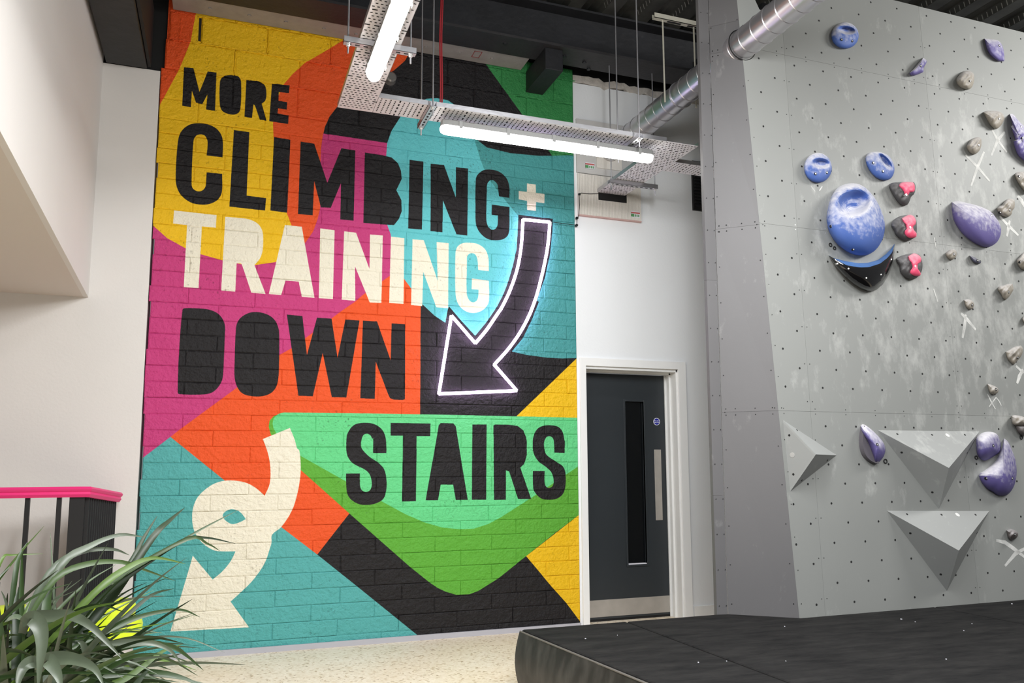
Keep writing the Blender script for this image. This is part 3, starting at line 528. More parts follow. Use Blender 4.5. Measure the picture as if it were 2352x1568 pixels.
# black room seen past the glass
# ------------------------------------------------------------ fire-stopping boards on the wall
b1 = thing('fire_stopping_board', (3.07, D - 0.01, 2.14), 'cream ribbed fire-stopping board around the cable tray slot', 'board')
fb = MB(); x = 2.772
while x < 3.37: fb.box(x, min(x + 0.0125, 3.372), D - 0.026, D - 0.01, 2.13, 2.49); x += 0.0140
obj('board_ribs', fb, M_batt, b1, kind='stuff')
obj('board', MB().box(2.770, 3.374, D - 0.022, D - 0.002, 2.128, 2.492), M_batt, b1)
obj('lower_edge', MB().box(2.775, 3.372, D - 0.03, D - 0.002, 2.118, 2.128), mat('pink_sealant', (204, 170, 164), 0.8), b1)
obj('cable_slot', MB().box(2.96, 3.23, D - 0.029, D - 0.002, 2.275, 2.365), M_black, b1)
def sticker(parent, x, z):
    obj('label_plate', MB().box(x, x + 0.085, D - 0.0305, D - 0.028, z, z + 0.055), M_signwhite, parent)
    obj('label_red', MB().box(x, x + 0.085, D - 0.0312, D - 0.028, z + 0.034, z + 0.046), M_lred, parent)
    obj('label_green', MB().box(x, x + 0.03, D - 0.0312, D - 0.028, z + 0.004, z + 0.030), M_lgreen, parent)
    for i in range(3): obj('label_mark', MB().box(x + 0.036 + i * 0.016, x + 0.046 + i * 0.016, D - 0.0312, D - 0.028, z + 0.006, z + 0.026), M_lgreen, parent)
sticker(b1, 3.27, 2.155)
b2 = thing('fire_stopping_board', (3.0, D - 0.01, 2.5), 'smooth grey-white board with round duct cap above the ribbed board', 'board')
obj('board', MB().box(2.765, 3.40, D - 0.02, D - 0.002, 2.50, 2.98), mat('grey_batt', (200, 199, 197), 0.7), b2)
obj('cover_plate', MB().box(2.95, 3.19, D - 0.030, D - 0.02, 2.56, 2.86), M_batt, b2)
obj('round_cap', MB().tube([(3.07, D - 0.05, 2.72), (3.07, D - 0.028, 2.72)], 0.09, 32), mat('cap_grey', (190, 188, 184), 0.6), b2, smooth=True)
sticker(b2, 2.84, 2.54)
# wire of the neon arrow
wr_ = thing('neon_cable', (2.72, D - 0.02, 2.0), 'thin dark cable clipped from the neon arrow up to the tray slot', 'cable')
q = lambda x, y: tuple(onY(x, y, D - 0.034))
obj('cable', MB().tube([q(1270, 510), q(1300, 514), q(1325, 517), q(1326, 500), q(1329, 497), q(1331, 470), q(1330, 448), q(1335, 443), q(1355, 445), q(1375, 444)], 0.0028, 6), M_black, wr_, smooth=True)
for px, py in ((1325, 517), (1326, 500), (1331, 446)):
    p = q(px, py); obj('clip', MB().box(p[0] - 0.008, p[0] + 0.008, p[1] - 0.006, p[1] + 0.02, p[2] - 0.008, p[2] + 0.008), M_black, wr_)
gr = thing('vent_grille', (3.75, 6.03, 2.36), 'black louvred vent grille on the wall behind the right cable tray', 'vent')
v0, v1 = onY(1588, 348, 6.03), onY(1700, 395, 6.03)
obj('grille_box', MB().box(v0[0], v0[0] + 0.5, 6.02, 6.045, 2.29, 2.75), M_black, gr)
for i in range(14): obj('slat', MB().box(v0[0] + 0.01, v0[0] + 0.49, 6.005, 6.02, 2.32 + i * 0.03, 2.333 + i * 0.03), M_rail, gr)

# ------------------------------------------------------------ cable trays
ZT = 2.34
def tray(label, x0, x1, y0, y1, along, flanges, branch=None):
    t = thing('cable_tray', ((x0 + x1) / 2, (y0 + y1) / 2, ZT), label, 'cable tray', 'cable trays under the ceiling')
    obj('tray_base', MB().box(x0, x1, y0, y1, ZT, ZT + 0.0015), M_tray, t)
    for side in flanges:
        b = {'-x': (x0 - 0.001, x0 + 0.001, y0, y1), '+x': (x1 - 0.001, x1 + 0.001, y0, y1), '-y': (x0, x1, y0 - 0.001, y0 + 0.001), '+y': (x0, x1, y1 - 0.001, y1 + 0.001)}[side]
        obj('tray_flange', MB().box(*b, ZT, ZT + 0.03), M_zinc, t)
    sl = MB(); u0, u1, w0, w1 = (y0, y1, x0, x1) if along == 'y' else (x0, x1, y0, y1)
    u = u0 + 0.02; k_ = 0
    while u < u1 - 0.02:
        if k_ % 5 == 4: L_, wd, st_ = 0.028, 0.010, 0.05
        else: L_, wd, st_ = 0.013, 0.008, 0.026
        v = w0 + 0.015 + (0.013 if k_ % 2 else 0)
        while v < w1 - 0.012:
            a0, a1, c0, c1 = u - wd / 2, u + wd / 2, v - L_ / 2, v + L_ / 2
            if along == 'y': sl.add([(c0, a0, ZT - 0.0012), (c1, a0, ZT - 0.0012), (c1, a1, ZT - 0.0012), (c0, a1, ZT - 0.0012)], [(3, 2, 1, 0)])
            else: sl.add([(a0, c0, ZT - 0.0012), (a1, c0, ZT - 0.0012), (a1, c1, ZT - 0.0012), (a0, c1, ZT - 0.0012)], [(3, 2, 1, 0)])
            v += st_
        u += 0.030; k_ += 1
    obj('slots', sl, M_hole, t, kind='stuff', fix=False); return t
tray('perforated cable tray over the left light, running towards the camera', 0.63, 0.858, 1.2, 5.10, 'y', ['-x', '+x'])
tray('long perforated cable tray above the horizontal tube light, parallel to the mural', 0.86, 2.948, 4.868, 5.10, 'x', ['-y', '+y'])
tray('perforated cable tray running into the slot in the ribbed wall board', 2.95, 3.215, 4.868, 6.03, 'y', ['-x', '+x'])
tray('short perforated cable tray branching right towards the climbing wall', 3.217, 4.3, 5.197, 5.392, 'x', ['-y', '+y'])
def strut(label, a0, a1, rods, top=3.68):
    a0, a1 = Vector(a0), Vector(a1); mid = (a0 + a1) / 2; d = (a1 - a0).normalized(); pr = Vector((-d.y, d.x, 0)) * 0.0205
    t = thing('strut_hanger', tuple(mid), label, 'hanger', 'strut hangers of the cable trays')
    hz = 0.034
    mb = MB(); up = Vector((0, 0, hz)); A, B = a0, a1
    mb.prism([A - pr, A + pr, A + pr + Vector((0, 0, 0.002)), A - pr + Vector((0, 0, 0.002))], B - A)
    mb.prism([A - pr, A - pr * 0.9, A - pr * 0.9 + up, A - pr + up], B - A); mb.prism([A + pr * 0.9, A + pr, A + pr + up, A + pr * 0.9 + up], B - A)
    obj('channel', mb, M_zinc, t)
    n = int((B - A).length / 0.045); sl = MB()
    for i in range(n):
        c = A + d * (0.03 + i * 0.045); e = d * 0.012; p2 = pr * 0.3
        sl.prism([c - e - p2 - Vector((0, 0, 0.001)), c + e - p2 - Vector((0, 0, 0.001)), c + e + p2 - Vector((0, 0, 0.001)), c - e + p2 - Vector((0, 0, 0.001))], (0, 0, 0.0008))
    obj('slots', sl, M_hole, t, kind='stuff')
    for r_ in rods:
        c = A + (B - A) * r_
        obj('rod', MB().tube([(c.x, c.y, c.z - 0.055), (c.x, c.y, top)], 0.005, 8), M_zinc, t, smooth=True)
        obj('nut', MB().tube([(c.x, c.y, c.z - 0.014), (c.x, c.y, c.z - 0.001)], 0.011, 6), M_bolt, t)
    return t
zs = ZT - 0.036
def sz(px, py): p = onZ(px, py, zs); return (p[0], p[1], zs)
strut('slotted steel strut crossing under the left tray, two rods', (0.545, 4.21, zs), (0.945, 4.21, zs), (0.06, 0.93))
strut('slotted steel strut under the tray, left of the horizontal tube light', (1.20, 4.80, zs), (1.20, 5.17, zs), (0.06, 0.94))
strut('slotted steel strut under the tray at the right end of the tube light', (2.70, 4.80, zs), (2.70, 5.17, zs), (0.06, 0.94))
strut('slotted steel strut under the tray that enters the wall slot', (2.90, 5.70, zs), (3.345, 5.70, zs), (0.05, 0.96))

# ------------------------------------------------------------ tube lights
def batten(label, c0, c1, zt_):
    c0, c1 = Vector((*c0, 0)), Vector((*c1, 0)); d = (c1 - c0).normalized(); s = Vector((-d.y, d.x, 0)); L_ = (c1 - c0).length
    t = thing('tube_light', ((c0.x + c1.x) / 2, (c0.y + c1.y) / 2, zt_ - 0.095), label, 'light')
    def loft(sec, ends):
        mb = MB(); vs = []; n = len(sec)
        for (u, sc, dz) in ends: vs += [tuple(c0 + d * u + s * (p[0] * sc) + Vector((0, 0, zt_ + p[1] * (1 if dz is None else dz)))) for p in sec]
        fs = []
        for i in range(len(ends) - 1):
            for j in range(n): a_ = i * n + j; b_ = i * n + (j + 1) % n; fs.append((a_, b_, b_ + n, a_ + n))
        fs += [tuple(range(n - 1, -1, -1)), tuple(range((len(ends) - 1) * n, len(ends) * n))]
        return mb.add(vs, fs)
    base = [(-0.03, 0), (0.03, 0), (0.048, -0.012), (0.05, -0.045), (-0.05, -0.045), (-0.048, -0.012)]
    obj('housing', loft(base, [(0, 0.7, None), (0.03, 1, None), (L_ - 0.03, 1, None), (L_, 0.7, None)]), M_fix, t, smooth=True)
    dif = [(0.046, -0.0455)] + [(0.044 * math.cos(a_), -0.047 - 0.048 * math.sin(a_)) for a_ in [0.25 + i * (math.pi - 0.5) / 10 for i in range(11)]] + [(-0.046, -0.0455)]
    dmb = MB(); ends = [(-0.006, 0.5, 0.62), (0.0, 0.72, 0.8), (0.02, 0.95, 0.96), (0.05, 1, 1), (L_ - 0.05, 1, 1), (L_ - 0.02, 0.95, 0.96), (L_, 0.72, 0.8), (L_ + 0.006, 0.5, 0.62)]
    vs = []; n = len(dif)
    for u, sc, sz_ in ends: vs += [tuple(c0 + d * u + s * (p[0] * sc) + Vector((0, 0, zt_ - 0.0455 + (p[1] + 0.0455) * sz_))) for p in dif]
    fs = []
    for i in range(len(ends) - 1):
        for j in range(n): a_ = i * n + j; b_ = i * n + (j + 1) % n; fs.append((a_, b_, b_ + n, a_ + n))
    fs += [tuple(range(n - 1, -1, -1)), tuple(range((len(ends) - 1) * n, len(ends) * n))]
    obj('diffuser', dmb.add(vs, fs), M_led, t, smooth=True, label='glowing white diffuser')
    k_ = max(4, int(L_ / 0.27))
    for i in range(k_):
        c = c0 + d * (0.12 + i * (L_ - 0.24) / (k_ - 1))
        for sg_ in (-1, 1):
            e = d * 0.012; o_ = s * 0.0515 * sg_; o2 = s * 0.0545 * sg_
            obj('clip', MB().prism([c - e + o_ + Vector((0, 0, zt_ - 0.06)), c + e + o_ + Vector((0, 0, zt_ - 0.06)), c + e + o_ + Vector((0, 0, zt_ - 0.01)), c - e + o_ + Vector((0, 0, zt_ - 0.01))], o2 - o_), M_fix, t)
    return t
batten('long glowing tube light hanging parallel to the mural', (1.30, 4.985), (2.885, 4.985), ZT - 0.038)
batten('glowing tube light at the top left, pointing towards the camera', (0.745, 4.43), (0.745, 2.86), ZT - 0.038)

# ------------------------------------------------------------ spiral duct
DXc, DZc, DR = 3.20, 2.82, 0.098
def duct_mesh(y0, y1):
    prof = []; y = y0
    while y < y1 - 1e-6:
        ye = min(y + 0.125, y1)
        prof += [(y, DR), (ye - 0.012, DR), (ye - 0.008, DR + 0.0035), (ye - 0.003, DR + 0.0035)]; y = ye
    prof.append((y1, DR)); n = 40; vs = []
    for yy, r in prof: vs += [(DXc + r * math.cos(2 * math.pi * j / n), yy, DZc + r * math.sin(2 * math.pi * j / n)) for j in range(n)]
    return MB().add(vs, [(i * n + j, i * n + (j + 1) % n, (i + 1) * n + (j + 1) % n, (i + 1) * n + j) for i in range(len(prof) - 1) for j in range(n)])
du = thing('air_duct', (DXc, 4.0, DZc), 'round galvanised spiral duct passing through the climbing wall to the back wall', 'duct')
obj('duct_run', duct_mesh(2.2, D - 0.0205), M_duct, du, smooth=True)
hs = thing('strut_hanger', (3.2, 5.06, 3.6), 'pale steel strut with two cream rods holding the duct', 'hanger')
obj('channel', MB().box(2.98, 3.48, 5.04, 5.08, 3.40, 3.405).box(2.98, 3.48, 5.04, 5.043, 3.40, 3.44).box(2.98, 3.48, 5.077, 5.08, 3.40, 3.44), M_cream, hs)
obj('slots', MB().box(3.10, 3.22, 5.050, 5.070, 3.398, 3.4002).box(3.28, 3.40, 5.050, 5.070, 3.398, 3.4002), M_hole, hs, kind='stuff')
obj('rod', MB().tube([(3.06, 5.06, 2.74), (3.06, 5.06, 3.42)], 0.0065, 8), M_cream, hs, smooth=True)
obj('rod', MB().tube([(3.335, 5.06, 2.74), (3.335, 5.06, 3.42)], 0.0065, 8), M_cream, hs, smooth=True)
obj('duct_clamp', MB().tube([(DXc + (DR + 0.004) * math.cos(t), 5.06, DZc + (DR + 0.004) * math.sin(t)) for t in [2 * math.pi * i / 32 for i in range(33)]], 0.004, 6), M_zinc, hs, smooth=True)
# red twin cable and an old pipe stub on the wall
rc = thing('red_cable', (1.5, 5.45, 2.4), 'thin red twin cable dropping from the ceiling to the tray', 'cable')
for i, dx in enumerate((-0.006, 0.006)):
    obj('wire', MB().tube([(1.298 + dx + 0.004 * math.sin(j), 5.0, 2.37 + j * 0.11) for j in range(13)], 0.005, 6), M_red, rc, smooth=True)
ps = thing('smoke_sensor', (1.02, 6.0, 2.9), 'clear round plastic sensor cup on the black paint beside the left tray', 'sensor')
p = onY(897, 180, D - 0.03)
obj('cup', MB().tube([(p[0], D - 0.001, p[2]), (p[0], D - 0.02, p[2]), (p[0], D - 0.06, p[2]), (p[0], D - 0.07, p[2])], 0.04, 20, rs=[0.05, 0.045, 0.042, 0.03]), mat('smoked_plastic', (120, 118, 116), 0.15, 0.3), ps, smooth=True)

# ------------------------------------------------------------ neon arrow
NY = D - 0.035
def npt(o, x, y): q_ = onY(o[0] + x / 4.481, o[1] + y / 4.481, NY); return tuple(q_)
ctrl = [npt(O4, 972, 200), npt(O4, 1095, 342), npt(O4, 1218, 485), npt(O4, 1335, 345), npt(O4, 1440, 190), npt(O6, 1490, 1550), npt(O6, 1578, 1365), npt(O6, 1650, 1150), npt(O6, 1690, 920), npt(O6, 1708, 645),
        npt(O6, 1985, 672), npt(O6, 1968, 880), npt(O6, 1930, 1100), npt(O6, 1870, 1350), npt(O4, 1840, 20), npt(O4, 1775, 190), npt(O4, 1680, 370), npt(O4, 1560, 540), npt(O4, 1412, 705),
        npt(O4, 1645, 972), npt(O4, 842, 1005), npt(O4, 972, 200)]
nt_ = thing('neon_arrow', tuple((np.array(ctrl[20]) + np.array(ctrl[19])) / 2), 'glowing pink-white neon outline of a curved arrow pointing down', 'neon sign')
def curve_pts(P, corners):
    P = [Vector(p) for p in P]; out = []
    for i in range(len(P) - 1):
        a_, b_ = P[i], P[i + 1]
        pa = P[i - 1] if (i > 0 and i not in corners) else a_; pb = P[i + 2] if (i + 2 < len(P) and (i + 1) not in corners) else b_
        for k_ in range(4):
            t = k_ / 4; L_ = (b_ - a_).length
            ta = (b_ - pa).normalized() * L_; tb = (pb - a_).normalized() * L_
            out.append((2 * t ** 3 - 3 * t * t + 1) * a_ + (t ** 3 - 2 * t * t + t) * ta + (-2 * t ** 3 + 3 * t * t) * b_ + (t ** 3 - t * t) * tb)
    out.append(P[-1]); return out
corn = {0, 2, 9, 10, 18, 19, 20, 21}
seg_idx = [0, 2, 9, 10, 18, 19, 20, 21]
for i in range(len(seg_idx) - 1):
    sub_ = ctrl[seg_idx[i]:seg_idx[i + 1] + 1]
    obj('neon_tube', MB().tube(curve_pts(sub_, {0, len(sub_) - 1}), 0.0125, 10), M_neon, nt_, smooth=True)
for j in (1, 3, 5, 7, 9, 12, 14, 16, 18, 20):
    p = ctrl[j]; obj('standoff', MB().tube([(p[0], NY + 0.008, p[2]), (p[0], D - 0.004, p[2])], 0.006, 8), M_signwhite, nt_)

# ------------------------------------------------------------ climbing wall
hm = 0.35; zm = FL + hm
A = onZ(1647, 1410, zm); A2 = onZ(1672, 1409, zm); Bp = onZ(1836, 1418, zm)
NM = np.array([0, -0.99946, 0.0329]); NM /= np.linalg.norm(NM)
sn = np.cross(Bp - A2, [0, 0, 1.0]); sn /= np.linalg.norm(sn)          # side plane normal (vertical plane)
if sn[1] > 0: sn = -sn
T = ray(1691, 0); T = T * (sn @ Bp) / (sn @ T)
def onM(x, y): d = ray(x, y); return d * ((NM @ Bp) / (NM @ d))
def Mxz(X, Z, h=0.0): return np.array([X, (NM @ Bp - NM[2] * Z) / NM[1], Z]) + NM * h
def foldX(z): t = (z - Bp[2]) / (T[2] - Bp[2]); return Bp[0] + t * (T[0] - Bp[0])
cw = thing('climbing_wall', (4.8, 4.3, zm), 'tall grey plywood bouldering wall standing behind the black mat', 'climbing wall')
G = 0.0006; ZR = [FL, 0.350, 1.577, 2.812, 3.442]; XR = [None, 3.545, 4.82, 6.04, 7.26]
def clip_main(x0, x1, z0_, z1_):
    pts = []
    if x0 is None:
        pts = [(foldX(z0_ + G), z0_ + G), (x1 - G, z0_ + G), (x1 - G, z1_ - G), (foldX(z1_ - G), z1_ - G)]
    else: pts = [(x0 + G, z0_ + G), (x1 - G, z0_ + G), (x1 - G, z1_ - G), (x0 + G, z1_ - G)]
    return pts
for i in range(4):
    for j in range(4):
        z0_, z1_ = ZR[j], ZR[j + 1]
        P = clip_main(XR[i], XR[i + 1], z0_, z1_)
        if j == 3 and i == 0: P = [(foldX(z0_ + G), z0_ + G), (XR[1] - G, z0_ + G), (XR[1] - G, 3.075), (3.36, 3.115), (3.32, 3.20), (foldX(3.2), 3.20)]
        if j == 3 and i == 1: P = [(XR[1] + G, z0_ + G), (XR[2] - G, z0_ + G), (XR[2] - G, z1_), (3.80, z1_), (3.62, 3.09), (XR[1] + G, 3.075)]
        o = obj('panel', MB().prism([Mxz(*p) for p in P], -NM * 0.018), M_panel, cw)
def side_pt(z, t): # t: 0 at strip edge, 1 at fold
    f_ = Mxz(foldX(z), z); a_ = np.array([A2[0], A2[1], z]); a_[0] += (z - zm) * 0.005; return a_ + (f_ - a_) * t
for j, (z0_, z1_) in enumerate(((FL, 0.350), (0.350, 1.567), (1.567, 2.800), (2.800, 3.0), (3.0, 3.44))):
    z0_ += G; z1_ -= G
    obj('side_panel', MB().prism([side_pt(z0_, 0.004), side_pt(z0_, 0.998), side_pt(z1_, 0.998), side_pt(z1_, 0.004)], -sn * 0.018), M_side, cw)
dx = A2[0] - A[0]
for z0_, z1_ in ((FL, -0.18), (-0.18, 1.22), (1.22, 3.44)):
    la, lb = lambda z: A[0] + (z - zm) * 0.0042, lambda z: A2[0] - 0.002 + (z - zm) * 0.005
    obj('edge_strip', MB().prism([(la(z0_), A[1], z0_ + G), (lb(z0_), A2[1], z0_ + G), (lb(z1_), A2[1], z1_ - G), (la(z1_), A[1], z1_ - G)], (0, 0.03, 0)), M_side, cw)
for x in (3.7, 4.82, 6.04, 7.2):
    obj('timber_stud', MB().prism([Mxz(x - 0.03, FL, -0.02), Mxz(x + 0.03, FL, -0.02), Mxz(x + 0.03, 3.4, -0.02), Mxz(x - 0.03, 3.4, -0.02)], (0, 0.14, 0)), mat('pine_stud', (170, 140, 100), 0.8), cw)
obj('duct_opening', MB().tube([(DXc + 0.107 * math.cos(t), Mxz(DXc, DZc)[1] - 0.001, DZc + 0.107 * math.sin(t)) for t in [2 * math.pi * i / 40 for i in range(41)]], 0.004, 6), M_black, cw, smooth=True)
def disc(mb, X, Z, r, h, n=8):
    c = Mxz(X, Z, h); ex = np.array([1, 0, 0.]); ez = np.cross(ex, NM); ez /= np.linalg.norm(ez)
    mb.add([c + (ex * math.cos(2 * math.pi * i / n) + ez * math.sin(2 * math.pi * i / n)) * r for i in range(n)], [tuple(range(n))])
tn = MB(); scw = MB(); lit = MB()
for j in range(4):
    top_ = ZR[j + 1]; k_ = 0; z = top_ - (0.093 if j < 2 else 0.065)
    while z > ZR[j] + 0.04 and z > zm - 1:
        if z > zm + 0.03:
            odd = (k_ % 2 == 1)
            for i in range(4):
                xs0 = 3.54 if i else 3.54 - 1.275
                if i > 1: xs0 = XR[i] - 0.01
                X = xs0 + (0.236 if odd else 0.115) - (0.035 if j >= 2 else 0)
                while X < (XR[i + 1] if XR[i + 1] else 9) - 0.03:
                    if X > foldX(z) + 0.03 and not (z > 3.05 and X < 3.8) and X < 6.6: disc(tn, X, z, 0.0075, 0.0009)
                    X += 0.2455
        z -= 0.1223; k_ += 1
for zz_ in ZR[1:4]:
    X = foldX(zz_) + 0.04
    while X < 6.5:
        for dz in (-0.016, 0.016): disc(lit if (abs(X - 3.7) < 0.35 and abs(zz_ - 1.577) < 0.01) else scw, X, zz_ + dz, 0.0042 if zz_ > 0.5 else 0.0035, 0.0009, 6)
        X += 0.245
for xx_ in (3.545, 4.82, 6.04):
    z = zm + 0.1
    while z < 3.35:
        for dx_ in (-0.02, 0.02):
            if not (z > 3.0 and xx_ < 3.6): disc(scw, xx_ + dx_, z, 0.0036, 0.0009, 6)
        z += 0.245
z = zm + 0.08
while z < 3.2: disc(scw, foldX(z) + 0.025, z, 0.0036, 0.0009, 6); z += 0.2
obj('t_nut_sockets', tn, M_hole, cw, kind='stuff', fix=False)
obj('screws', scw, M_hole, cw, kind='stuff', fix=False)
obj('bright_screws', lit, M_bolt, cw, kind='stuff', fix=False)
ss_ = MB()
def sdisc(z, t, r=0.004):
    c = side_pt(z, t) + sn * 0.001; ex = np.array([-sn[1], sn[0], 0]); n = 6
    ss_.add([c + (ex * math.cos(2 * math.pi * i / n) + np.array([0, 0, 1]) * math.sin(2 * math.pi * i / n)) * r for i in range(n)], [tuple(range(n))])
z = zm + 0.06
while z < 3.2:
    sdisc(z, 0.06); sdisc(z + 0.02, 0.94); z += 0.24
for zz_ in (0.350, 1.567, 2.8):
    for t in (0.08, 0.25, 0.6, 0.9): sdisc(zz_ - 0.02, t, 0.005 if zz_ > 1 else 0.004); sdisc(zz_ + 0.02, t, 0.005 if zz_ > 1 else 0.004)
obj('side_screws', ss_, M_hole, cw, kind='stuff', fix=False)
e2 = MB(); z = zm + 0.05
while z < 3.2:
    for dx_ in (0.2, 0.85):
        X = A[0] + dx * dx_ + (z - zm) * 0.0046; n = 6
        e2.add([(X + 0.0036 * math.cos(2 * math.pi * i / n), A[1] + (A2[1] - A[1]) * dx_ - 0.004, z + 0.0036 * math.sin(2 * math.pi * i / n)) for i in range(n)], [tuple(range(n))])
    z += 0.22
obj('edge_screws', e2, M_hole, cw, kind='stuff', fix=False)
# chalk crosses: real strokes on the ply
def stroke(pts, wpx):
    P = [onM(*p) + NM * 0.0012 for p in pts]; mb = MB(); n = len(P); L = []
    wd = wpx * 0.0032
    for i, p in enumerate(P):
        t = P[min(i + 1, n - 1)] - P[max(i - 1, 0)]; t /= np.linalg.norm(t); s_ = np.cross(t, NM)
        k2 = 0.6 if i in (0, n - 1) else 1.0
        L.append((p - s_ * wd / 2 * k2, p + s_ * wd / 2 * k2))
    mb.add([q_ for pr_ in L for q_ in pr_], [(2 * i, 2 * i + 1, 2 * i + 3, 2 * i + 2) for i in range(n - 1)])
    obj('chalk_stroke', mb, M_chalk, cw, fix=False)
cA = lambda *p: [(2100 + x / 6.03, 240 + y / 6.03) for x, y in p]
cB = lambda *p: [(2100 + x / 6.03, 440 + y / 6.03) for x, y in p]
cC = lambda *p: [(2100 + x / 3.733, 540 + y / 3.733) for x, y in p]
cD = lambda *p: [(1780 + x / 3.409, 940 + y / 3.409) for x, y in p]
cE = lambda *p: [(1750 + x / 3.907, 300 + y / 3.907) for x, y in p]
cF = lambda *p: [(1980 + x / 6.272, y / 6.272) for x, y in p]
cG = lambda *p: [(2180 + x / 5.6, 900 + y / 5.6) for x, y in p]
cH = lambda *p: [(1600 + x / 3.128, y / 3.128) for x, y in p]
for pts, wpx in ((cA((1075, 350), (1150, 490), (1280, 660)), 8), (cA((1250, 380), (1150, 500), (1065, 705)), 8), (cA((710, 700), (870, 860), (1040, 1060)), 8), (cA((965, 655), (880, 850), (785, 1130)), 8),
                 (cB((1180, 340), (1310, 480), (1440, 605)), 9), (cB((1430, 60), (1480, 120), (1540, 230)), 12), (cB((1320, 400), (1300, 500), (1280, 620)), 9), (cC((400, 670), (450, 720), (525, 810)), 9), (cC((440, 680), (430, 780), (412, 880)), 9),
                 (cC((625, 1360), (660, 1430), (695, 1490)), 4), (cC((700, 1390), (640, 1470)), 4), (cC((700, 1390), (725, 1420), (745, 1460)), 3), (cD((1730, 1025), (1800, 1040), (1870, 1090), (1960, 1160)), 9),
                 (cD((1970, 1080), (1880, 1130), (1800, 1225)), 9), (cC((870, 1120), (935, 1180)), 10), (cC((930, 1150), (900, 1210), (880, 1270)), 10), (cC((170, 20), (185, 105)), 4), (cC((165, 460), (200, 570)), 5), (cE((440, 500), (475, 545)), 4), (cE((540, 500), (515, 540)), 4)):
    stroke(pts, wpx)

# ------------------------------------------------------------ grips and volumes
def plane_frame():
    ex = np.array([1.0, 0, 0]); ez = np.cross(ex, NM); ez /= np.linalg.norm(ez)
    if ez[2] < 0: ez = -ez
    return ex, ez
EX, EZ = plane_frame()
def resample(P, n):
    P = smooth_poly(P, 70, 4); P = np.array(P); Q = np.vstack([P, P[:1]]); d = np.r_[0, np.cumsum(np.linalg.norm(np.diff(Q, axis=0), axis=1))]
    t = np.linspace(0, d[-1], n, endpoint=False); return np.stack([np.interp(t, d, Q[:, 0]), np.interp(t, d, Q[:, 1])], 1)
def dome(outline_px, H, peak=None, prof=2.4, craters=(), n=44, rings=12, lump=0.0, seed=0, lift=0.0, base_h=0.0):
    P = resample(outline_px, n); c = np.array(peak if peak else P.mean(0)); r = random.Random(seed); mb = MB()
    ph = [r.uniform(0, 6.28) for _ in range(4)]
    def pt(q, rho):
        h = base_h + H * (1 - rho ** prof) ** (1 / prof) if rho < 1 else 0.0
        if lump and rho < 1:
            h += lump * (1 - rho) * math.sin(q[0] * 0.2 + ph[0]) * math.cos(q[1] * 0.18 + ph[1]) + lump * 0.5 * (1 - rho) * math.sin(q[0] * 0.4 + q[1] * 0.35 + ph[2])
        for cx_, cy_, ax, ay, ang, dep in craters:
            ca, sa = math.cos(ang), math.sin(ang); dx_, dy_ = q[0] - cx_, q[1] - cy_
            u, v = (dx_ * ca + dy_ * sa) / ax, (-dx_ * sa + dy_ * ca) / ay
            h -= dep * math.exp(-(u * u + v * v) ** 2.2)
        d = ray(*q); return d * ((NM @ Bp + max(h, 0.001 if rho < 1 else -0.002)) / (NM @ d))
    vs = [pt(c, 0)]; fs = []
    for k_ in range(1, rings + 1):
        rho = k_ / rings; rr_ = rho ** 0.8
        vs += [pt(c + (q - c) * rr_, rr_ if k_ < rings else 1.0) for q in P]
    for j in range(n): fs.append((0, 1 + j, 1 + (j + 1) % n))
    for k_ in range(rings - 1):
        for j in range(n): a_ = 1 + k_ * n + j; b_ = 1 + k_ * n + (j + 1) % n; fs.append((a_, a_ + n, b_ + n, b_))
    return mb.add(vs, fs), c, pt
def bolt(parent, px, h=None, r=0.0065, m=None, name='bolt', at=None):
    base = onM(*px) if at is None else at
    top_ = base + NM * ((h or 0.03) + 0.003); bot = base + NM * ((h or 0.03) - 0.01)
    obj(name, MB().tube([bot, top_], r, 10), m or M_bolt, parent)
def grip(name, outline, H, m, label, peak=None, craters=(), bolts=(), group=None, lump=0.0, prof=2.4, cat='climbing hold', seed=1, rings=12):
    mb, c, pt = dome(outline, H, peak, prof, craters, lump=lump, seed=seed, rings=24 if craters else rings, n=72 if craters else 44)
    v = np.array(mb.v); t = thing(name, tuple(onM(*np.array(outline).mean(0))), label, cat, group)
    b = obj('grip_body', mb, m, t, smooth=True)
    P = np.array(resample(outline, 44)); cc = np.array(c)
    for i, bt in enumerate(bolts):
        d_ = np.array(bt) - cc; dist_ = np.linalg.norm(d_)
        # ratio to the outline in that direction
        dirs = P - cc; ang = np.arctan2(dirs[:, 1], dirs[:, 0]); k_ = np.argmin(np.abs(np.angle(np.exp(1j * (ang - math.atan2(d_[1], d_[0]))))))
        rho = min(0.95, dist_ / max(1e-6, np.linalg.norm(dirs[k_])))
        p = pt(np.array(bt), rho)
        obj('bolt_hole', MB().tube([p - NM * 0.01, p + NM * 0.0025], 0.010, 12), M_hole, t)
        obj('bolt', MB().tube([p - NM * 0.008, p + NM * 0.0035], 0.0055, 8), M_bolt, t)
    return t
def ell(c, rx, ry, ang=0, n=20):
    return [(c[0] + rx * math.cos(t) * math.cos(ang) - ry * math.sin(t) * math.sin(ang), c[1] + rx * math.cos(t) * math.sin(ang) + ry * math.sin(t) * math.cos(ang)) for t in [2 * math.pi * i / n for i in range(n)]]
grip('climbing_hold', ell((1940.8, 81.5), 31.5, 30.5), 0.055, M_gblue, 'round blue pocket hold near the top, just right of the silver duct', craters=((1945, 69, 17, 7, 0.15, 0.055),), bolts=((1933, 91), (1957, 94)))
grip('climbing_hold', ell((1878.7, 385.2), 32, 34.5), 0.055, M_gblue, 'round blue pocket hold up and left of the big blue egg-shaped hold', craters=((1886, 375, 17, 9, 0.1, 0.055),), bolts=((1873, 399), (1899, 396)))
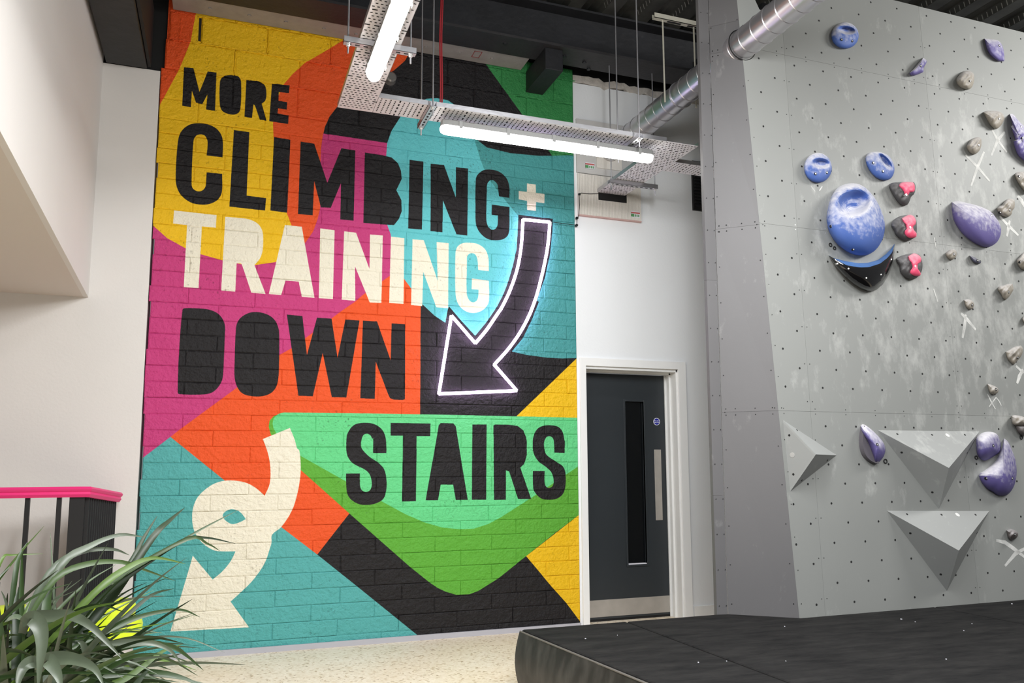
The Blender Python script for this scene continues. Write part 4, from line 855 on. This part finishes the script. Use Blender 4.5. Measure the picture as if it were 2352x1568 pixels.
grip('climbing_hold', cE((930, 245), (960, 200), (1020, 188), (1090, 200), (1150, 240), (1185, 310), (1187, 370), (1160, 425), (1110, 447), (1050, 435), (990, 390), (945, 320)), 0.055, M_gblue, 'oval blue pocket hold directly above the topmost pink and black hold', craters=((2033, 370, 20, 7, 0.85, 0.05),), bolts=((2006, 374), (2028, 393)))
grip('climbing_hold', cE((800, 472), (870, 480), (940, 520), (1010, 600), (1060, 690), (1100, 810), (1102, 900), (1080, 980), (1030, 1060), (960, 1110), (900, 1120), (820, 1110), (740, 1070), (660, 1000), (600, 900), (580, 800), (590, 700), (620, 600), (670, 520), (730, 485)), 0.16, M_gblue,
     'big blue egg-shaped hold with a scooped pocket, largest of the blue holds', peak=(1972, 525), craters=((1962, 466, 34, 24, -0.35, 0.125), (1955, 478, 16, 9, -0.3, 0.02)), bolts=((1910, 519), (1960, 572)), prof=2.2, rings=18)
cres = cE((600, 1120), (680, 1165), (760, 1205), (880, 1225), (960, 1222), (1060, 1190), (1130, 1135), (1170, 1080), (1190, 1020), (1192, 1100), (1172, 1200), (1130, 1300), (1080, 1380), (1020, 1430), (970, 1445), (900, 1430), (820, 1380), (740, 1310), (660, 1220))
up_b = smooth_poly(cE((640, 1142), (760, 1172), (860, 1187), (950, 1185), (1040, 1160), (1110, 1110), (1160, 1060), (1190, 1016)), 70)
def poly_at(P, n):
    P = np.array(P); d = np.r_[0, np.cumsum(np.linalg.norm(np.diff(P, axis=0), axis=1))]; t = np.linspace(0, d[-1], n)
    return np.stack([np.interp(t, d, P[:, 0]), np.interp(t, d, P[:, 1])], 1)
nC = 30
back = poly_at(cE((600, 1118), (640, 1142), (760, 1172), (860, 1187), (950, 1185), (1040, 1160), (1110, 1110), (1160, 1060), (1190, 1016)), nC)
front = poly_at(cE((600, 1119), (690, 1170), (760, 1207), (880, 1227), (960, 1224), (1060, 1192), (1130, 1138), (1172, 1085), (1191, 1018)), nC)
low = poly_at(cE((600, 1121), (660, 1220), (740, 1310), (820, 1380), (900, 1430), (970, 1447), (1025, 1430), (1085, 1380), (1135, 1300), (1174, 1200), (1192, 1100), (1192, 1020)), nC)
t = thing('climbing_hold', tuple(onM(*low[nC // 2])), 'glossy black crescent hold with blue upper edge under the big blue egg hold', 'climbing hold')
def hp(q_, h_): d = ray(*q_); return d * ((NM @ Bp + h_) / (NM @ d))
Hc = [0.11 * math.sin(math.pi * i / (nC - 1)) ** 0.6 + 0.003 for i in range(nC)]
g1 = MB(); vs = []; nv = 10
for i in range(nC):
    for k_ in range(nv + 1):
        v_ = k_ / nv; vs.append(hp(front[i] + (low[i] - front[i]) * v_, Hc[i] * math.sqrt(max(0, 1 - v_ ** 2.2))))
g1.add(vs, [(i * (nv + 1) + k_, i * (nv + 1) + k_ + 1, (i + 1) * (nv + 1) + k_ + 1, (i + 1) * (nv + 1) + k_) for i in range(nC - 1) for k_ in range(nv)])
obj('grip_body', g1, M_blackgloss, t, smooth=True)
g2 = MB(); vs = []
for i in range(nC): vs += [hp(back[i], 0.0005), hp(front[i], Hc[i])]
g2.add(vs, [(2 * i, 2 * i + 1, 2 * i + 3, 2 * i + 2) for i in range(nC - 1)])
obj('blue_edge', g2, M_blueedge, t, smooth=True, label='matt blue upper edge')
for bp_ in cE((676, 1192), (776, 1238), (1066, 1290), (936, 1322), (1160, 1155)):
    d0 = np.linalg.norm(front - np.array(bp_), axis=1).argmin(); v_ = min(0.9, np.linalg.norm(np.array(bp_) - front[d0]) / max(1, np.linalg.norm(low[d0] - front[d0])))
    c0_ = hp(bp_, Hc[d0] * math.sqrt(1 - v_ ** 2.2)); obj('bolt', MB().tube([c0_ - NM * 0.01, c0_ + NM * 0.003], 0.006, 8), M_bolt, t)
def two_tone(o1, o2, label, bolt_px, seed):
    t = grip('climbing_hold', o1, 0.07, M_gdark, label, group='pink and black holds in a column', lump=0.006, seed=seed)
    mb, c, pt = dome(o2, 0.062, None, 3.0, (), lump=0.004, seed=seed, base_h=0.022)
    obj('pink_cap', mb, M_gpink, t, smooth=True, label='pink grip surface')
    d_ = ray(*bolt_px); q0 = d_ * ((NM @ Bp + 0.080) / (NM @ d_)); obj('bolt', MB().tube([q0 - NM * 0.02, q0 + NM * 0.004], 0.008, 10), M_bolt, t)
two_tone(cE((1140, 490), (1160, 470), (1230, 462), (1320, 458), (1370, 470), (1378, 520), (1365, 570), (1340, 590), (1330, 620), (1305, 665), (1265, 672), (1225, 650), (1195, 610), (1165, 560), (1145, 520)),
         cE((1225, 490), (1245, 465), (1320, 458), (1365, 470), (1375, 520), (1365, 550), (1330, 560), (1310, 585), (1280, 585), (1262, 550), (1240, 520)), 'topmost of the three pink and black holds right of the blue egg', cE((1293, 575))[0], 3)
two_tone(cE((1158, 850), (1175, 810), (1220, 775), (1270, 760), (1340, 758), (1380, 790), (1390, 860), (1385, 930), (1360, 965), (1305, 990), (1240, 970), (1195, 930), (1185, 900)),
         cE((1252, 780), (1300, 758), (1350, 758), (1382, 800), (1380, 840), (1360, 860), (1365, 890), (1388, 920), (1385, 955), (1330, 968), (1290, 950), (1272, 910), (1290, 890), (1282, 840), (1260, 810)), 'middle one of the three pink and black holds', cE((1328, 868))[0], 4)
two_tone(cE((1203, 1150), (1230, 1130), (1290, 1110), (1360, 1100), (1410, 1110), (1432, 1150), (1442, 1210), (1430, 1270), (1390, 1320), (1340, 1335), (1280, 1315), (1240, 1270), (1232, 1220), (1210, 1180)),
         cE((1310, 1120), (1360, 1100), (1410, 1115), (1432, 1150), (1425, 1180), (1400, 1200), (1405, 1250), (1425, 1275), (1420, 1300), (1375, 1308), (1330, 1290), (1325, 1265), (1345, 1240), (1330, 1180), (1312, 1150)), 'lowest of the three pink and black holds, chalky top', cE((1372, 1214))[0], 5)
grip('climbing_hold', cE((1705, 640), (1760, 632), (1850, 650), (1960, 680), (2060, 730), (2110, 790), (2145, 870), (2140, 940), (2110, 1000), (2060, 1035), (2015, 1048), (1940, 1025), (1850, 970), (1780, 900), (1720, 800), (1703, 700)), 0.11, M_gpurple,
     'big purple leaf-shaped hold with chalk-white upper half', peak=(2242, 505), bolts=(cE((2060, 760))[0],), prof=2.0)
grip('climbing_hold', cF((1760, 555), (1850, 565), (1950, 580), (2000, 620), (2035, 700), (2050, 800), (2052, 880), (1980, 885), (1900, 840), (1830, 770), (1790, 680)), 0.05, M_gpurple, 'purple leaf-shaped hold at the top right under the ceiling deck', bolts=(cF((1975, 660))[0],))
grip('climbing_hold', cF((880, 830), (930, 870), (925, 910), (890, 970), (885, 1030), (860, 1050), (740, 1092), (700, 1085), (682, 1050), (750, 985), (830, 890)), 0.06, M_gpurple, 'small slanting purple edge hold, high on the wall', bolts=(cF((845, 950))[0],), lump=0.004)
grip('climbing_hold', cA((1320, 130), (1370, 135), (1440, 220), (1520, 300), (1600, 420), (1640, 620), (1600, 850), (1520, 780), (1440, 710), (1400, 620), (1372, 510), (1400, 490), (1370, 400), (1335, 300), (1360, 285)), 0.07, M_gpurple, 'purple feather-shaped hold with three points, cut by the right photo edge', bolts=cA((1480, 310), (1500, 465)), lump=0.01)
tans = [
 (cF((1360, 1150), (1390, 1090), (1450, 1030), (1540, 1020), (1600, 1050), (1618, 1110), (1600, 1220), (1550, 1285), (1490, 1285), (1420, 1260), (1370, 1210)), 0.07, 'rounded stone-grey hold, highest of the grey holds', cF((1555, 1170))),
 (cA((955, 105), (1000, 88), (1100, 88), (1200, 105), (1245, 160), (1240, 220), (1200, 290), (1150, 335), (1110, 335), (1050, 280), (990, 180)), 0.06, 'stone-grey beak-shaped hold above the upper chalk cross', cA((1175, 200))),
 (cA((725, 580), (745, 540), (790, 480), (880, 452), (930, 470), (930, 560), (900, 640), (840, 690), (790, 680), (740, 630)), 0.055, 'stone-grey hold just above the large chalk cross', cA((890, 560))),
 (cA((1390, 970), (1420, 940), (1480, 930), (1560, 950), (1600, 1100), (1560, 1240), (1520, 1195), (1440, 1090)), 0.055, 'stone-grey wedge hold at the right photo edge below the purple feather', cA((1450, 995))),
 (cB((1140, 230), (1180, 195), (1210, 190), (1250, 130), (1310, 95), (1380, 110), (1392, 160), (1385, 230), (1360, 260), (1350, 310), (1300, 350), (1240, 345), (1170, 300)), 0.06, 'two-lobed stone-grey hold at the right tip of the big purple hold', cB((1320, 255), (1190, 285))),
 (cB((435, 860), (470, 820), (530, 795), (580, 820), (585, 880), (550, 930), (510, 945), (460, 915)), 0.045, 'small round stone-grey hold left of the tiny dark purple chip', cB((545, 865))),
 (cB((1420, 950), (1460, 900), (1490, 860), (1540, 830), (1600, 860), (1600, 1060), (1530, 1085), (1470, 1060), (1430, 1000)), 0.06, 'round stone-grey hold cut by the right photo edge, level with the crescent', cB((1470, 975))),
 (cB((1155, 1350), (1175, 1310), (1230, 1300), (1290, 1280), (1360, 1275), (1375, 1350), (1350, 1400), (1310, 1460), (1265, 1500), (1230, 1480), (1200, 1420)), 0.05, 'heart-shaped ridged stone-grey hold with a bright bolt', cB((1305, 1390))),
 (cC((425, 555), (460, 548), (500, 565), (512, 600), (500, 628), (475, 637), (445, 615)), 0.04, 'small stone-grey hold above the faint chalk arrow mark', cC((495, 597))),
 (cC((782, 1000), (850, 960), (915, 945), (932, 975), (920, 1030), (880, 1080), (852, 1112), (825, 1090), (795, 1050)), 0.05, 'triangular stone-grey hold above the chalk patch at the right edge', cC((885, 1047))),
 (cC((625, 1275), (660, 1282), (715, 1310), (720, 1340), (700, 1360), (675, 1366), (645, 1345)), 0.04, 'small stone-grey hold over the small sharp chalk cross', cC((700, 1322))),
 (cC((925, 720), (938, 690), (965, 700), (975, 740), (950, 765)), 0.035, 'sliver of a stone-grey hold at the right photo edge', ()),
]
for i, (o_, H_2, lb, bl) in enumerate(tans): grip('climbing_hold', o_, H_2, M_gtan, lb, bolts=bl, group='stone-grey climbing holds', lump=0.012 if H_2 > 0.045 else 0.006, seed=20 + i)
t = grip('climbing_hold', cG((845, 430), (963, 420), (1050, 430), (1040, 500), (963, 560), (930, 550), (880, 510)), 0.06, M_gbrown, 'brown and silver stacked hold at the right photo edge above the purple crescent', seed=44)
mb, c_, pt_ = dome(cG((800, 310), (830, 295), (963, 320), (1050, 360), (1060, 430), (963, 435), (845, 430), (810, 390)), 0.06, None, 2.4, (), lump=0.006, seed=9, base_h=0.02)
obj('upper_lobe', mb, M_gtan, t, smooth=True)
grip('climbing_hold', cE((1862, 1120), (1900, 1130), (1940, 1155), (1968, 1175), (1960, 1190), (1915, 1190), (1880, 1160)), 0.035, M_ginky, 'tiny dark purple chip hold below the big purple hold', bolts=cE((1935, 1165)))
grip('climbing_hold', cD((1812, 945), (1850, 935), (1900, 965), (1895, 1000), (1850, 1022), (1825, 1000)), 0.045, M_gbrown, 'small dark brown hold right of the lowest grey volume', bolts=cD((1877, 978)), lump=0.008)
grip('climbing_hold', cD((670, 130), (690, 115), (740, 145), (800, 200), (850, 260), (865, 310), (850, 370), (800, 425), (785, 425), (760, 350), (720, 250), (680, 180)), 0.09, M_gpurple, 'purple and white shell-shaped hold between the left and middle grey volumes', peak=cD((800, 290))[0], bolts=cD((800, 275)), prof=1.8)
obj('climbing_hold', MB().prism([onM(*p) for p in smooth_poly(cD((670, 130), (720, 250), (760, 350), (785, 425), (750, 418), (700, 385), (668, 330), (657, 240)))], NM * 0.035), mat('dark_backing', (96, 92, 98), 0.6), label='flat dark grey backing wing on the left of the purple shell hold', cat='climbing hold')
grip('climbing_hold', cG((345, 600), (385, 550), (440, 520), (520, 510), (600, 530), (640, 580), (665, 700), (655, 770), (600, 810), (500, 870), (450, 880), (390, 850), (355, 770)), 0.11, M_gpurple, 'purple and white ball hold at the right corner of the middle volume', bolts=cG((565, 690)), prof=2.0)
grip('climbing_hold', cG((705, 595), (760, 640), (810, 750), (850, 860), (868, 980), (860, 1120), (820, 1240), (750, 1320), (680, 1335), (620, 1325), (560, 1280), (500, 1250), (430, 1180), (385, 1090), (390, 1045), (440, 1020), (530, 950), (600, 880), (650, 780), (690, 680)), 0.10, M_gpurple, 'large purple crescent hold under the purple and white ball', peak=cG((700, 1080))[0], bolts=cG((480, 1108), (810, 1108)), prof=1.9)
def volume(label, tri, apex, H_2, bolts, white):
    t = thing('climbing_volume', tuple(onM(*np.array(tri).mean(0))), label, 'climbing volume', 'grey triangular volumes')
    P = [onM(*p) for p in tri]; ap = ray(*apex); hh = NM @ Bp + H_2; ap = ap * (hh / (NM @ ap))
    names = ('face', 'face', 'face')
    c0 = sum(P) / 3
    for i in range(3):
        a_, b_ = P[i], P[(i + 1) % 3]; n_ = np.cross(b_ - a_, ap - a_); n_ /= np.linalg.norm(n_)
        if n_ @ (ap - c0) < 0: n_ = -n_
        obj('face', MB().prism([a_, b_, ap], -n_ * 0.012), M_volume, t)
    for i, bpx in enumerate(bolts + white):
        # find face hit
        best = None
        for j in range(3):
            a_, b_ = P[j], P[(j + 1) % 3]; n_ = np.cross(b_ - a_, ap - a_); n_ /= np.linalg.norm(n_)
            if n_ @ (ap - c0) < 0: n_ = -n_
            d = ray(*bpx); q_ = d * ((n_ @ a_) / (n_ @ d)); 
            if (NM @ q_) >= (NM @ Bp) - 1e-4 and (best is None or np.linalg.norm(q_) > np.linalg.norm(best[0])) : 
                # inside test
                u = np.cross(b_ - a_, q_ - a_) @ np.cross(b_ - a_, ap - a_) > 0 and np.cross(ap - b_, q_ - b_) @ np.cross(ap - b_, a_ - b_) > 0 and np.cross(a_ - ap, q_ - ap) @ np.cross(a_ - ap, b_ - ap) > 0
                if u: best = (q_, n_)
        if best:
            q_, n_ = best; w_ = bpx in white
            obj('washer' if w_ else 't_nut', MB().tube([q_ - n_ * 0.004, q_ + n_ * (0.002 if w_ else 0.001)], 0.016 if w_ else 0.0075, 14), M_bolt if w_ else M_hole, t)
volume('grey triangular volume pointing right, beside the fold of the wall', cD((62, 82), (483, 358), (120, 642)), cD((320, 352))[0], 0.17, cD((112, 202), (144, 508), (210, 555), (410, 398), (173, 162)), cD((136, 356)))
volume('upper of the two grey volumes pointing down, beside the purple ball', cD((805, 162), (1602, 172), (1283, 778)), cD((1362, 458))[0], 0.20, cD((958, 193), (1230, 199), (1487, 199), (992, 336), (1232, 648), (1505, 340)), cD((1350, 203)))
volume('lower of the two grey volumes pointing down, near the mat', cD((877, 793), (1678, 795), (1346, 1420)), cD((1440, 1104))[0], 0.20, cD((1034, 820), (1304, 824), (1570, 824), (1060, 968), (1298, 1290), (1582, 966)), cD((1428, 825)))
for c_, r_, lb in ((cD((862, 405))[0], 0.013, 'black ring washer at the lower right of the purple shell hold'), (cD((1572, 377))[0], 0.012, 'black washer left of the purple ball hold'), (cG((922, 585))[0], 0.012, 'black washer below the brown hold at the right edge'), (cE((612, 1025))[0], 0.011, 'open black ring at the lower left of the blue egg hold'), (cE((648, 1055))[0], 0.010, 'dark round washer right of the open ring by the blue egg hold')):
    p = onM(*c_); ex, ez = EX, EZ
    obj('washer', MB().tube([p + NM * 0.004 + (ex * math.cos(t) + ez * math.sin(t)) * r_ for t in [2 * math.pi * i / 20 for i in range(21)]], 0.0035, 6, cap=False), M_hole, label=lb, cat='washer', smooth=True)

# ------------------------------------------------------------ landing mat
K = onZ(1197, 1445, zm); K2 = onZ(1500, 1568, zm); dd = (K2 - K) / (K2 - K)[1]
fx = K[0] + dd[0] * (0.0 - K[1])
cmx = thing('landing_mat', (3.5, 2.5, FL), 'thick black landing mat in front of the climbing wall', 'mat')
XS = [None, 2.315, 4.415, 7.0]; y1m = K[1]
def edge_x(y): return K[0] + dd[0] * (y - K[1])
for i in range(3):
    xa, xb = XS[i], XS[i + 1]
    n = 1
    # back edge follows the wall: straight to A, then the side panel, then the main face
    back = []
    if i == 0: back = [(edge_x(y1m), y1m), (xb - 0.002, y1m)]
    elif i == 1: back = [(xa + 0.002, y1m), (A[0], y1m), (A2[0], A2[1] - 0.004), (Bp[0], Bp[1] - 0.006), (xb - 0.002, Mxz(0, zm)[1] - 0.004)]
    else: back = [(xa + 0.002, Mxz(0, zm)[1] - 0.004), (xb, Mxz(0, zm)[1] - 0.004)]
    front = [(xb - (0.002 if i < 2 else 0), -0.3), ((edge_x(-0.3) if i == 0 else xa + 0.002), -0.3)]
    P = [(x, y, FL + 0.001) for x, y in back + front]
    mb = MB(); b = 0.012
    mb.prism(P, (0, 0, hm - 0.001)); obj('mat_cover', mb, M_mat, cmx, bevel=0.012, label='black felt-like top cover')
# left side skirt, slightly bulging
mb = MB(); ny, nz = 24, 8; vs = []
for iy in range(ny + 1):
    y = y1m - (y1m + 0.3) * iy / ny
    for iz in range(nz + 1):
        t = iz / nz; bul_ = 0.030 * math.sin(math.pi * min(1, t * 1.0)) + 0.004
        vs.append((edge_x(y) - 0.003 - bul_ + 0.004 * math.sin(y * 9 + t * 3), y, FL + (hm - 0.012) * t))
mb.add(vs, [(a_ * (nz + 1) + b_, a_ * (nz + 1) + b_ + 1, (a_ + 1) * (nz + 1) + b_ + 1, (a_ + 1) * (nz + 1) + b_) for a_ in range(ny) for b_ in range(nz)])
obj('side_skirt', mb, M_matside, cmx, smooth=True, label='dark grey scuffed vinyl side')
obj('edge_piping', MB().tube([(edge_x(y) - 0.006, y, zm - 0.010) for y in (y1m, 3.5, 2.5, 1.2, -0.3)], 0.005, 6), mat('piping_grey', (104, 102, 98), 0.5), cmx, smooth=True)
RB = random.Random(31); bits = MB()
for i in range(26):
    y = RB.uniform(1.8, 4.1); x = RB.uniform(edge_x(y) + 0.1, 5.0); s_ = RB.uniform(0.0015, 0.004)
    bits.box(x - s_, x + s_, y - s_, y + s_, zm, zm + 0.003)
obj('chalk_crumbs', bits, M_signwhite, cmx, kind='stuff')

# ------------------------------------------------------------ pink handrail and balusters
rl = thing('stair_balustrade', (-1.4, 5.55, FL), 'black balustrade with bright pink handrail in the left corner', 'balustrade')
p0 = onY(195, 1117, 5.45); rz = p0[2]; rx = p0[0]; prf = [(-0.05, 0), (0.045, 0), (0.055, -0.012), (0.05, -0.024), (0.042, -0.03), (0.047, -0.044), (0.035, -0.062), (-0.035, -0.062), (-0.047, -0.044), (-0.042, -0.03), (-0.052, -0.024), (-0.056, -0.012)]
mb = MB(); n = len(prf); vs = []
pe = onY(262, 1131, 5.93); dirv = Vector((pe[0] - rx, 5.93 - 5.45, pe[2] - rz))
for (cx_, cy_, cz_, nx, ny_) in ((-3.4, 5.45, rz, 0, -1), (rx, 5.45, rz, 0.72, -0.72), (rx + dirv.x, 5.93, rz + dirv.z, 1, -0.1)):
    k2 = 1.15 if cx_ == rx else 1
    vs += [(cx_ + nx * u * k2, cy_ + ny_ * u * k2, cz_ + v_) for u, v_ in prf]
fs = [(i * n + j, i * n + (j + 1) % n, (i + 1) * n + (j + 1) % n, (i + 1) * n + j) for i in range(2) for j in range(n)] + [tuple(range(n - 1, -1, -1)), tuple(range(2 * n, 3 * n))]
obj('handrail', mb.add(vs, fs), M_pink, rl, smooth=True, label='moulded bright pink handrail')
x = rx - 0.13
while x > -3.3: obj('baluster', MB().box(x - 0.0125, x + 0.0125, 5.44, 5.46, FL, rz - 0.06), M_rail, rl, label=None); x -= 0.163
obj('newel_post', MB().box(rx - 0.075, rx + 0.005, 5.435, 5.465, FL, rz - 0.06), M_rail, rl)
for i in range(14):
    t = (i + 0.6) / 14; q_ = Vector((rx, 5.45, rz)) + dirv * t
    obj('baluster', MB().box(q_.x - 0.004, q_.x + 0.022, q_.y - 0.005, q_.y + 0.005, FL, q_.z - 0.062), M_rail, rl)
# ------------------------------------------------------------ lime seats and the pale bench
def stool(x, y, label, sc=1.0):
    t = thing('lime_seat', (x, y, FL), label, 'seat', 'lime green moulded seats')
    def lathe(prof, n=36):
        mb = MB(); vs = []
        for r, z in prof: vs += [(x + r * sc * math.cos(2 * math.pi * j / n), y + r * sc * math.sin(2 * math.pi * j / n), FL + z) for j in range(n)]
        return mb.add(vs, [(i * n + j, i * n + (j + 1) % n, (i + 1) * n + (j + 1) % n, (i + 1) * n + j) for i in range(len(prof) - 1) for j in range(n)] + [tuple(range((len(prof) - 1) * n, len(prof) * n))])
    obj('pedestal', lathe([(0.10, 0.0), (0.11, 0.02), (0.12, 0.26), (0.135, 0.30)]), M_pale, t, smooth=True)
    obj('seat_shell', lathe([(0.135, 0.29), (0.158, 0.31), (0.165, 0.39), (0.158, 0.415), (0.125, 0.43), (0.12, 0.44)]), M_lime, t, smooth=True)
    obj('seat_top', lathe([(0.12, 0.43), (0.124, 0.49), (0.115, 0.515), (0.085, 0.53), (0.03, 0.535), (0.001, 0.535)]), M_lime, t, smooth=True)
p = onY(258, 1420, 5.2); stool(p[0], 5.2, 'lime green round moulded seat in the corner under the pink rail end', 0.97)
p = onY(20, 1420, 5.15); stool(p[0], 5.15, 'lime green moulded seat at the far left behind the plant')
p = onY(150, 1470, 4.9)
bn = thing('low_bench', (p[0], 4.9, FL), 'low pale grey box seat behind the plant leaves', 'bench')
obj('bench_body', MB().box(p[0] - 0.12, p[0] + 0.12, 4.75, 5.05, FL + 0.03, FL + 0.27), M_pale, bn, bevel=0.02)
obj('bench_plinth', MB().box(p[0] - 0.10, p[0] + 0.10, 4.77, 5.03, FL, FL + 0.03), M_rail, bn)

# ------------------------------------------------------------ plant with strap leaves
PR = random.Random(23)
root = onY(10, 1690, 2.25)
pl = thing('potted_plant', (root[0], 2.25, FL), 'strappy green potted plant with long arching leaves at the lower left', 'plant')
n = 32; prof = [(0.13, 0), (0.16, 0.02), (0.2, 0.36), (0.205, 0.38), (0.185, 0.38), (0.18, 0.34)]; vs = []
for r, z in prof: vs += [(root[0] + r * math.cos(2 * math.pi * j / n), 2.25 + r * math.sin(2 * math.pi * j / n), FL + z) for j in range(n)]
obj('planter', MB().add(vs, [(i * n + j, i * n + (j + 1) % n, (i + 1) * n + (j + 1) % n, (i + 1) * n + j) for i in range(len(prof) - 1) for j in range(n)] + [tuple(range(n))[::-1]]), M_pot, pl, smooth=True)
obj('soil', MB().tube([(root[0], 2.25, FL + 0.33), (root[0], 2.25, FL + 0.345)], 0.18, 28), M_soil, pl)
def leaf(P, wd, m=None, name='leaf', twist=0.0):
    P = [Vector(p) for p in P]; Q = []
    for i in range(len(P) - 1):
        a_, b_ = P[i], P[i + 1]; pa = P[i - 1] if i else a_ - (b_ - a_); pb = P[i + 2] if i + 2 < len(P) else b_ + (b_ - a_)
        for k_ in range(4):
            t = k_ / 4; Q.append(0.5 * ((2 * a_) + (b_ - pa) * t + (2 * pa - 5 * a_ + 4 * b_ - pb) * t * t + (3 * a_ - pa - 3 * b_ + pb) * t ** 3))
    Q.append(P[-1]); n = len(Q); vs = []; fs = []
    for i, q_ in enumerate(Q):
        t = i / (n - 1); tg = (Q[min(i + 1, n - 1)] - Q[max(i - 1, 0)]).normalized()
        view = Vector((0.1, -1, 0.35)).normalized(); s_ = tg.cross(view)
        if s_.length < 1e-4: s_ = Vector((1, 0, 0))
        s_.normalize(); nn = s_.cross(tg).normalized(); a2 = twist * t
        s2 = s_ * math.cos(a2) + nn * math.sin(a2)
        w_ = wd * (0.55 + 0.45 * min(1, t * 5)) * (1 - max(0, t - 0.35) / 0.65) ** 0.75 + 0.0006
        vs += [q_ - s2 * w_ / 2 + nn * w_ * 0.18, q_, q_ + s2 * w_ / 2 + nn * w_ * 0.18]
    for i in range(n - 1):
        for j in (0, 1): fs.append((i * 3 + j, i * 3 + j + 1, i * 3 + j + 4, i * 3 + j + 3))
    return obj(name, MB().add(vs, fs), m or M_leaf, pl, smooth=True, fix=False)
def lp(pts, depths):
    n = len(pts); out = []
    for i, (x, y) in enumerate(pts):
        d0, d1 = depths; out.append(tuple(onY(x, y, d0 + (d1 - d0) * i / (n - 1))))
    return out
z7 = lambda *p: [(x / 5.85, 1300 + y / 5.85) for x, y in p]
z1 = lambda *p: [(x / 3.028, 1050 + y / 3.028) for x, y in p]
SC = 2.2 / F
for pts, w_, m, dep in (
    (z7((300, 900), (390, 705), (700, 672), (960, 668), (1200, 790), (1420, 1000), (1630, 1230)), 22, M_greyleaf, (2.1, 2.0)),
    (z7((300, 760), (430, 700), (540, 830), (565, 1050), (540, 1300), (510, 1650)), 26, M_greyleaf, (2.0, 1.95)),
    (z7((520, 1400), (620, 1262), (900, 1238), (1120, 1290), (1290, 1400), (1400, 1620)), 24, M_greyleaf, (2.05, 1.95)),
    (z7((560, 1330), (640, 1265), (730, 1370), (790, 1500), (830, 1680)), 24, M_greyleaf, (2.0, 1.95)),
    (z7((520, 1300), (420, 1295), (320, 1360), (260, 1500), (230, 1680)), 22, M_greyleaf, (2.0, 1.95)),
    (z7((1200, 1300), (1120, 1060), (1040, 1010)), 12, M_greyleaf, (2.1, 2.1)),
    (z7((300, 700), (180, 690), (60, 755)), 12, M_greyleaf, (2.1, 2.0)),
    (z1((300, 1500), (640, 1130), (900, 750), (1000, 560), (1095, 405)), 15, None, (2.2, 2.5)),
    (z1((420, 1400), (760, 1000), (1060, 560), (1180, 440), (1285, 350)), 17, None, (2.2, 2.5)),
    (z1((300, 1350), (700, 980), (960, 760), (1200, 620), (1400, 500), (1650, 370)), 10, None, (2.2, 2.45)),
    (z1((350, 1300), (800, 900), (1250, 590), (1430, 560), (1640, 600)), 10, None, (2.2, 2.4)),
    (z1((300, 1200), (800, 850), (1300, 570), (1440, 600), (1530, 650)), 9, None, (2.2, 2.4)),
    (z1((500, 1420), (850, 1130), (1050, 960), (1210, 912)), 10, None, (2.2, 2.4)),
    (z1((500, 1330), (760, 1200), (1000, 1100), (1250, 1060), (1390, 1110)), 11, None, (2.2, 2.35)),
    (z1((700, 1300), (900, 1285), (1050, 1290), (1180, 1340), (1265, 1440)), 12, M_greyleaf, (2.1, 2.1)),
    (z1((800, 1330), (1000, 1290), (1200, 1320), (1300, 1380), (1415, 1480)), 11, None, (2.15, 2.2)),
    (z1((600, 1620), (830, 1560), (1000, 1450), (1130, 1350), (1265, 1300)), 12, None, (2.1, 2.3)),
    (z1((900, 1620), (960, 1560), (1010, 1500), (1045, 1470)), 10, None, (2.1, 2.2)),
    (z1((200, 1250), (420, 760), (620, 620), (830, 540), (1010, 555)), 15, M_greyleaf, (2.3, 2.5)),
    (z1((100, 1250), (350, 800), (560, 660), (780, 640), (900, 680)), 14, M_greyleaf, (2.3, 2.5)),
    (z1((150, 1200), (380, 850), (620, 740), (850, 730), (1000, 780), (1220, 860)), 12, None, (2.2, 2.4)),
    (z1((60, 1200), (110, 800), (140, 680), (190, 590)), 10, None, (2.3, 2.4)),
    (z1((-60, 900), (20, 700), (90, 680), (300, 670)), 6, None, (2.4, 2.5)),
    (z1((150, 1500), (650, 950), (900, 760), (1080, 700), (1290, 740)), 13, None, (2.1, 2.3)),
    (z1((100, 1550), (120, 1300), (110, 1050), (130, 900)), 16, None, (2.1, 2.2)),
    (z1((280, 1500), (320, 1200), (330, 980), (400, 800)), 22, None, (2.1, 2.3)),
    ):
    leaf(lp(pts, dep), w_ * SC, m)
for i in range(220):
    bx, by = PR.uniform(-170, 150), PR.uniform(1550, 1700)
    ang = math.radians(PR.choice([PR.uniform(22, 60), PR.uniform(30, 110), PR.uniform(8, 45)])); L_ = PR.uniform(260, 470) * (1.0 if ang < 1.2 else 0.8)
    droop = PR.uniform(0.05, 0.55) * L_
    pts = []
    for k_ in range(6):
        t = k_ / 5; pts.append((bx + math.cos(ang) * L_ * t * (1 + 0.1 * t), by - math.sin(ang) * L_ * t * 1.02 + droop * t ** 2.6 * (0.4 + abs(math.cos(ang)))))
    d0 = PR.uniform(2.1, 2.45); d1 = d0 + PR.uniform(-0.2, 0.35)
    leaf(lp(pts, (d0, d1)), PR.uniform(6, 15) * SC, M_greyleaf if PR.random() < 0.2 else None, twist=PR.uniform(-0.9, 0.9))
# ------------------------------------------------------------ last: keep only wanted custom properties
for o in scene.objects:
    if 'wl' in o: del o['wl']
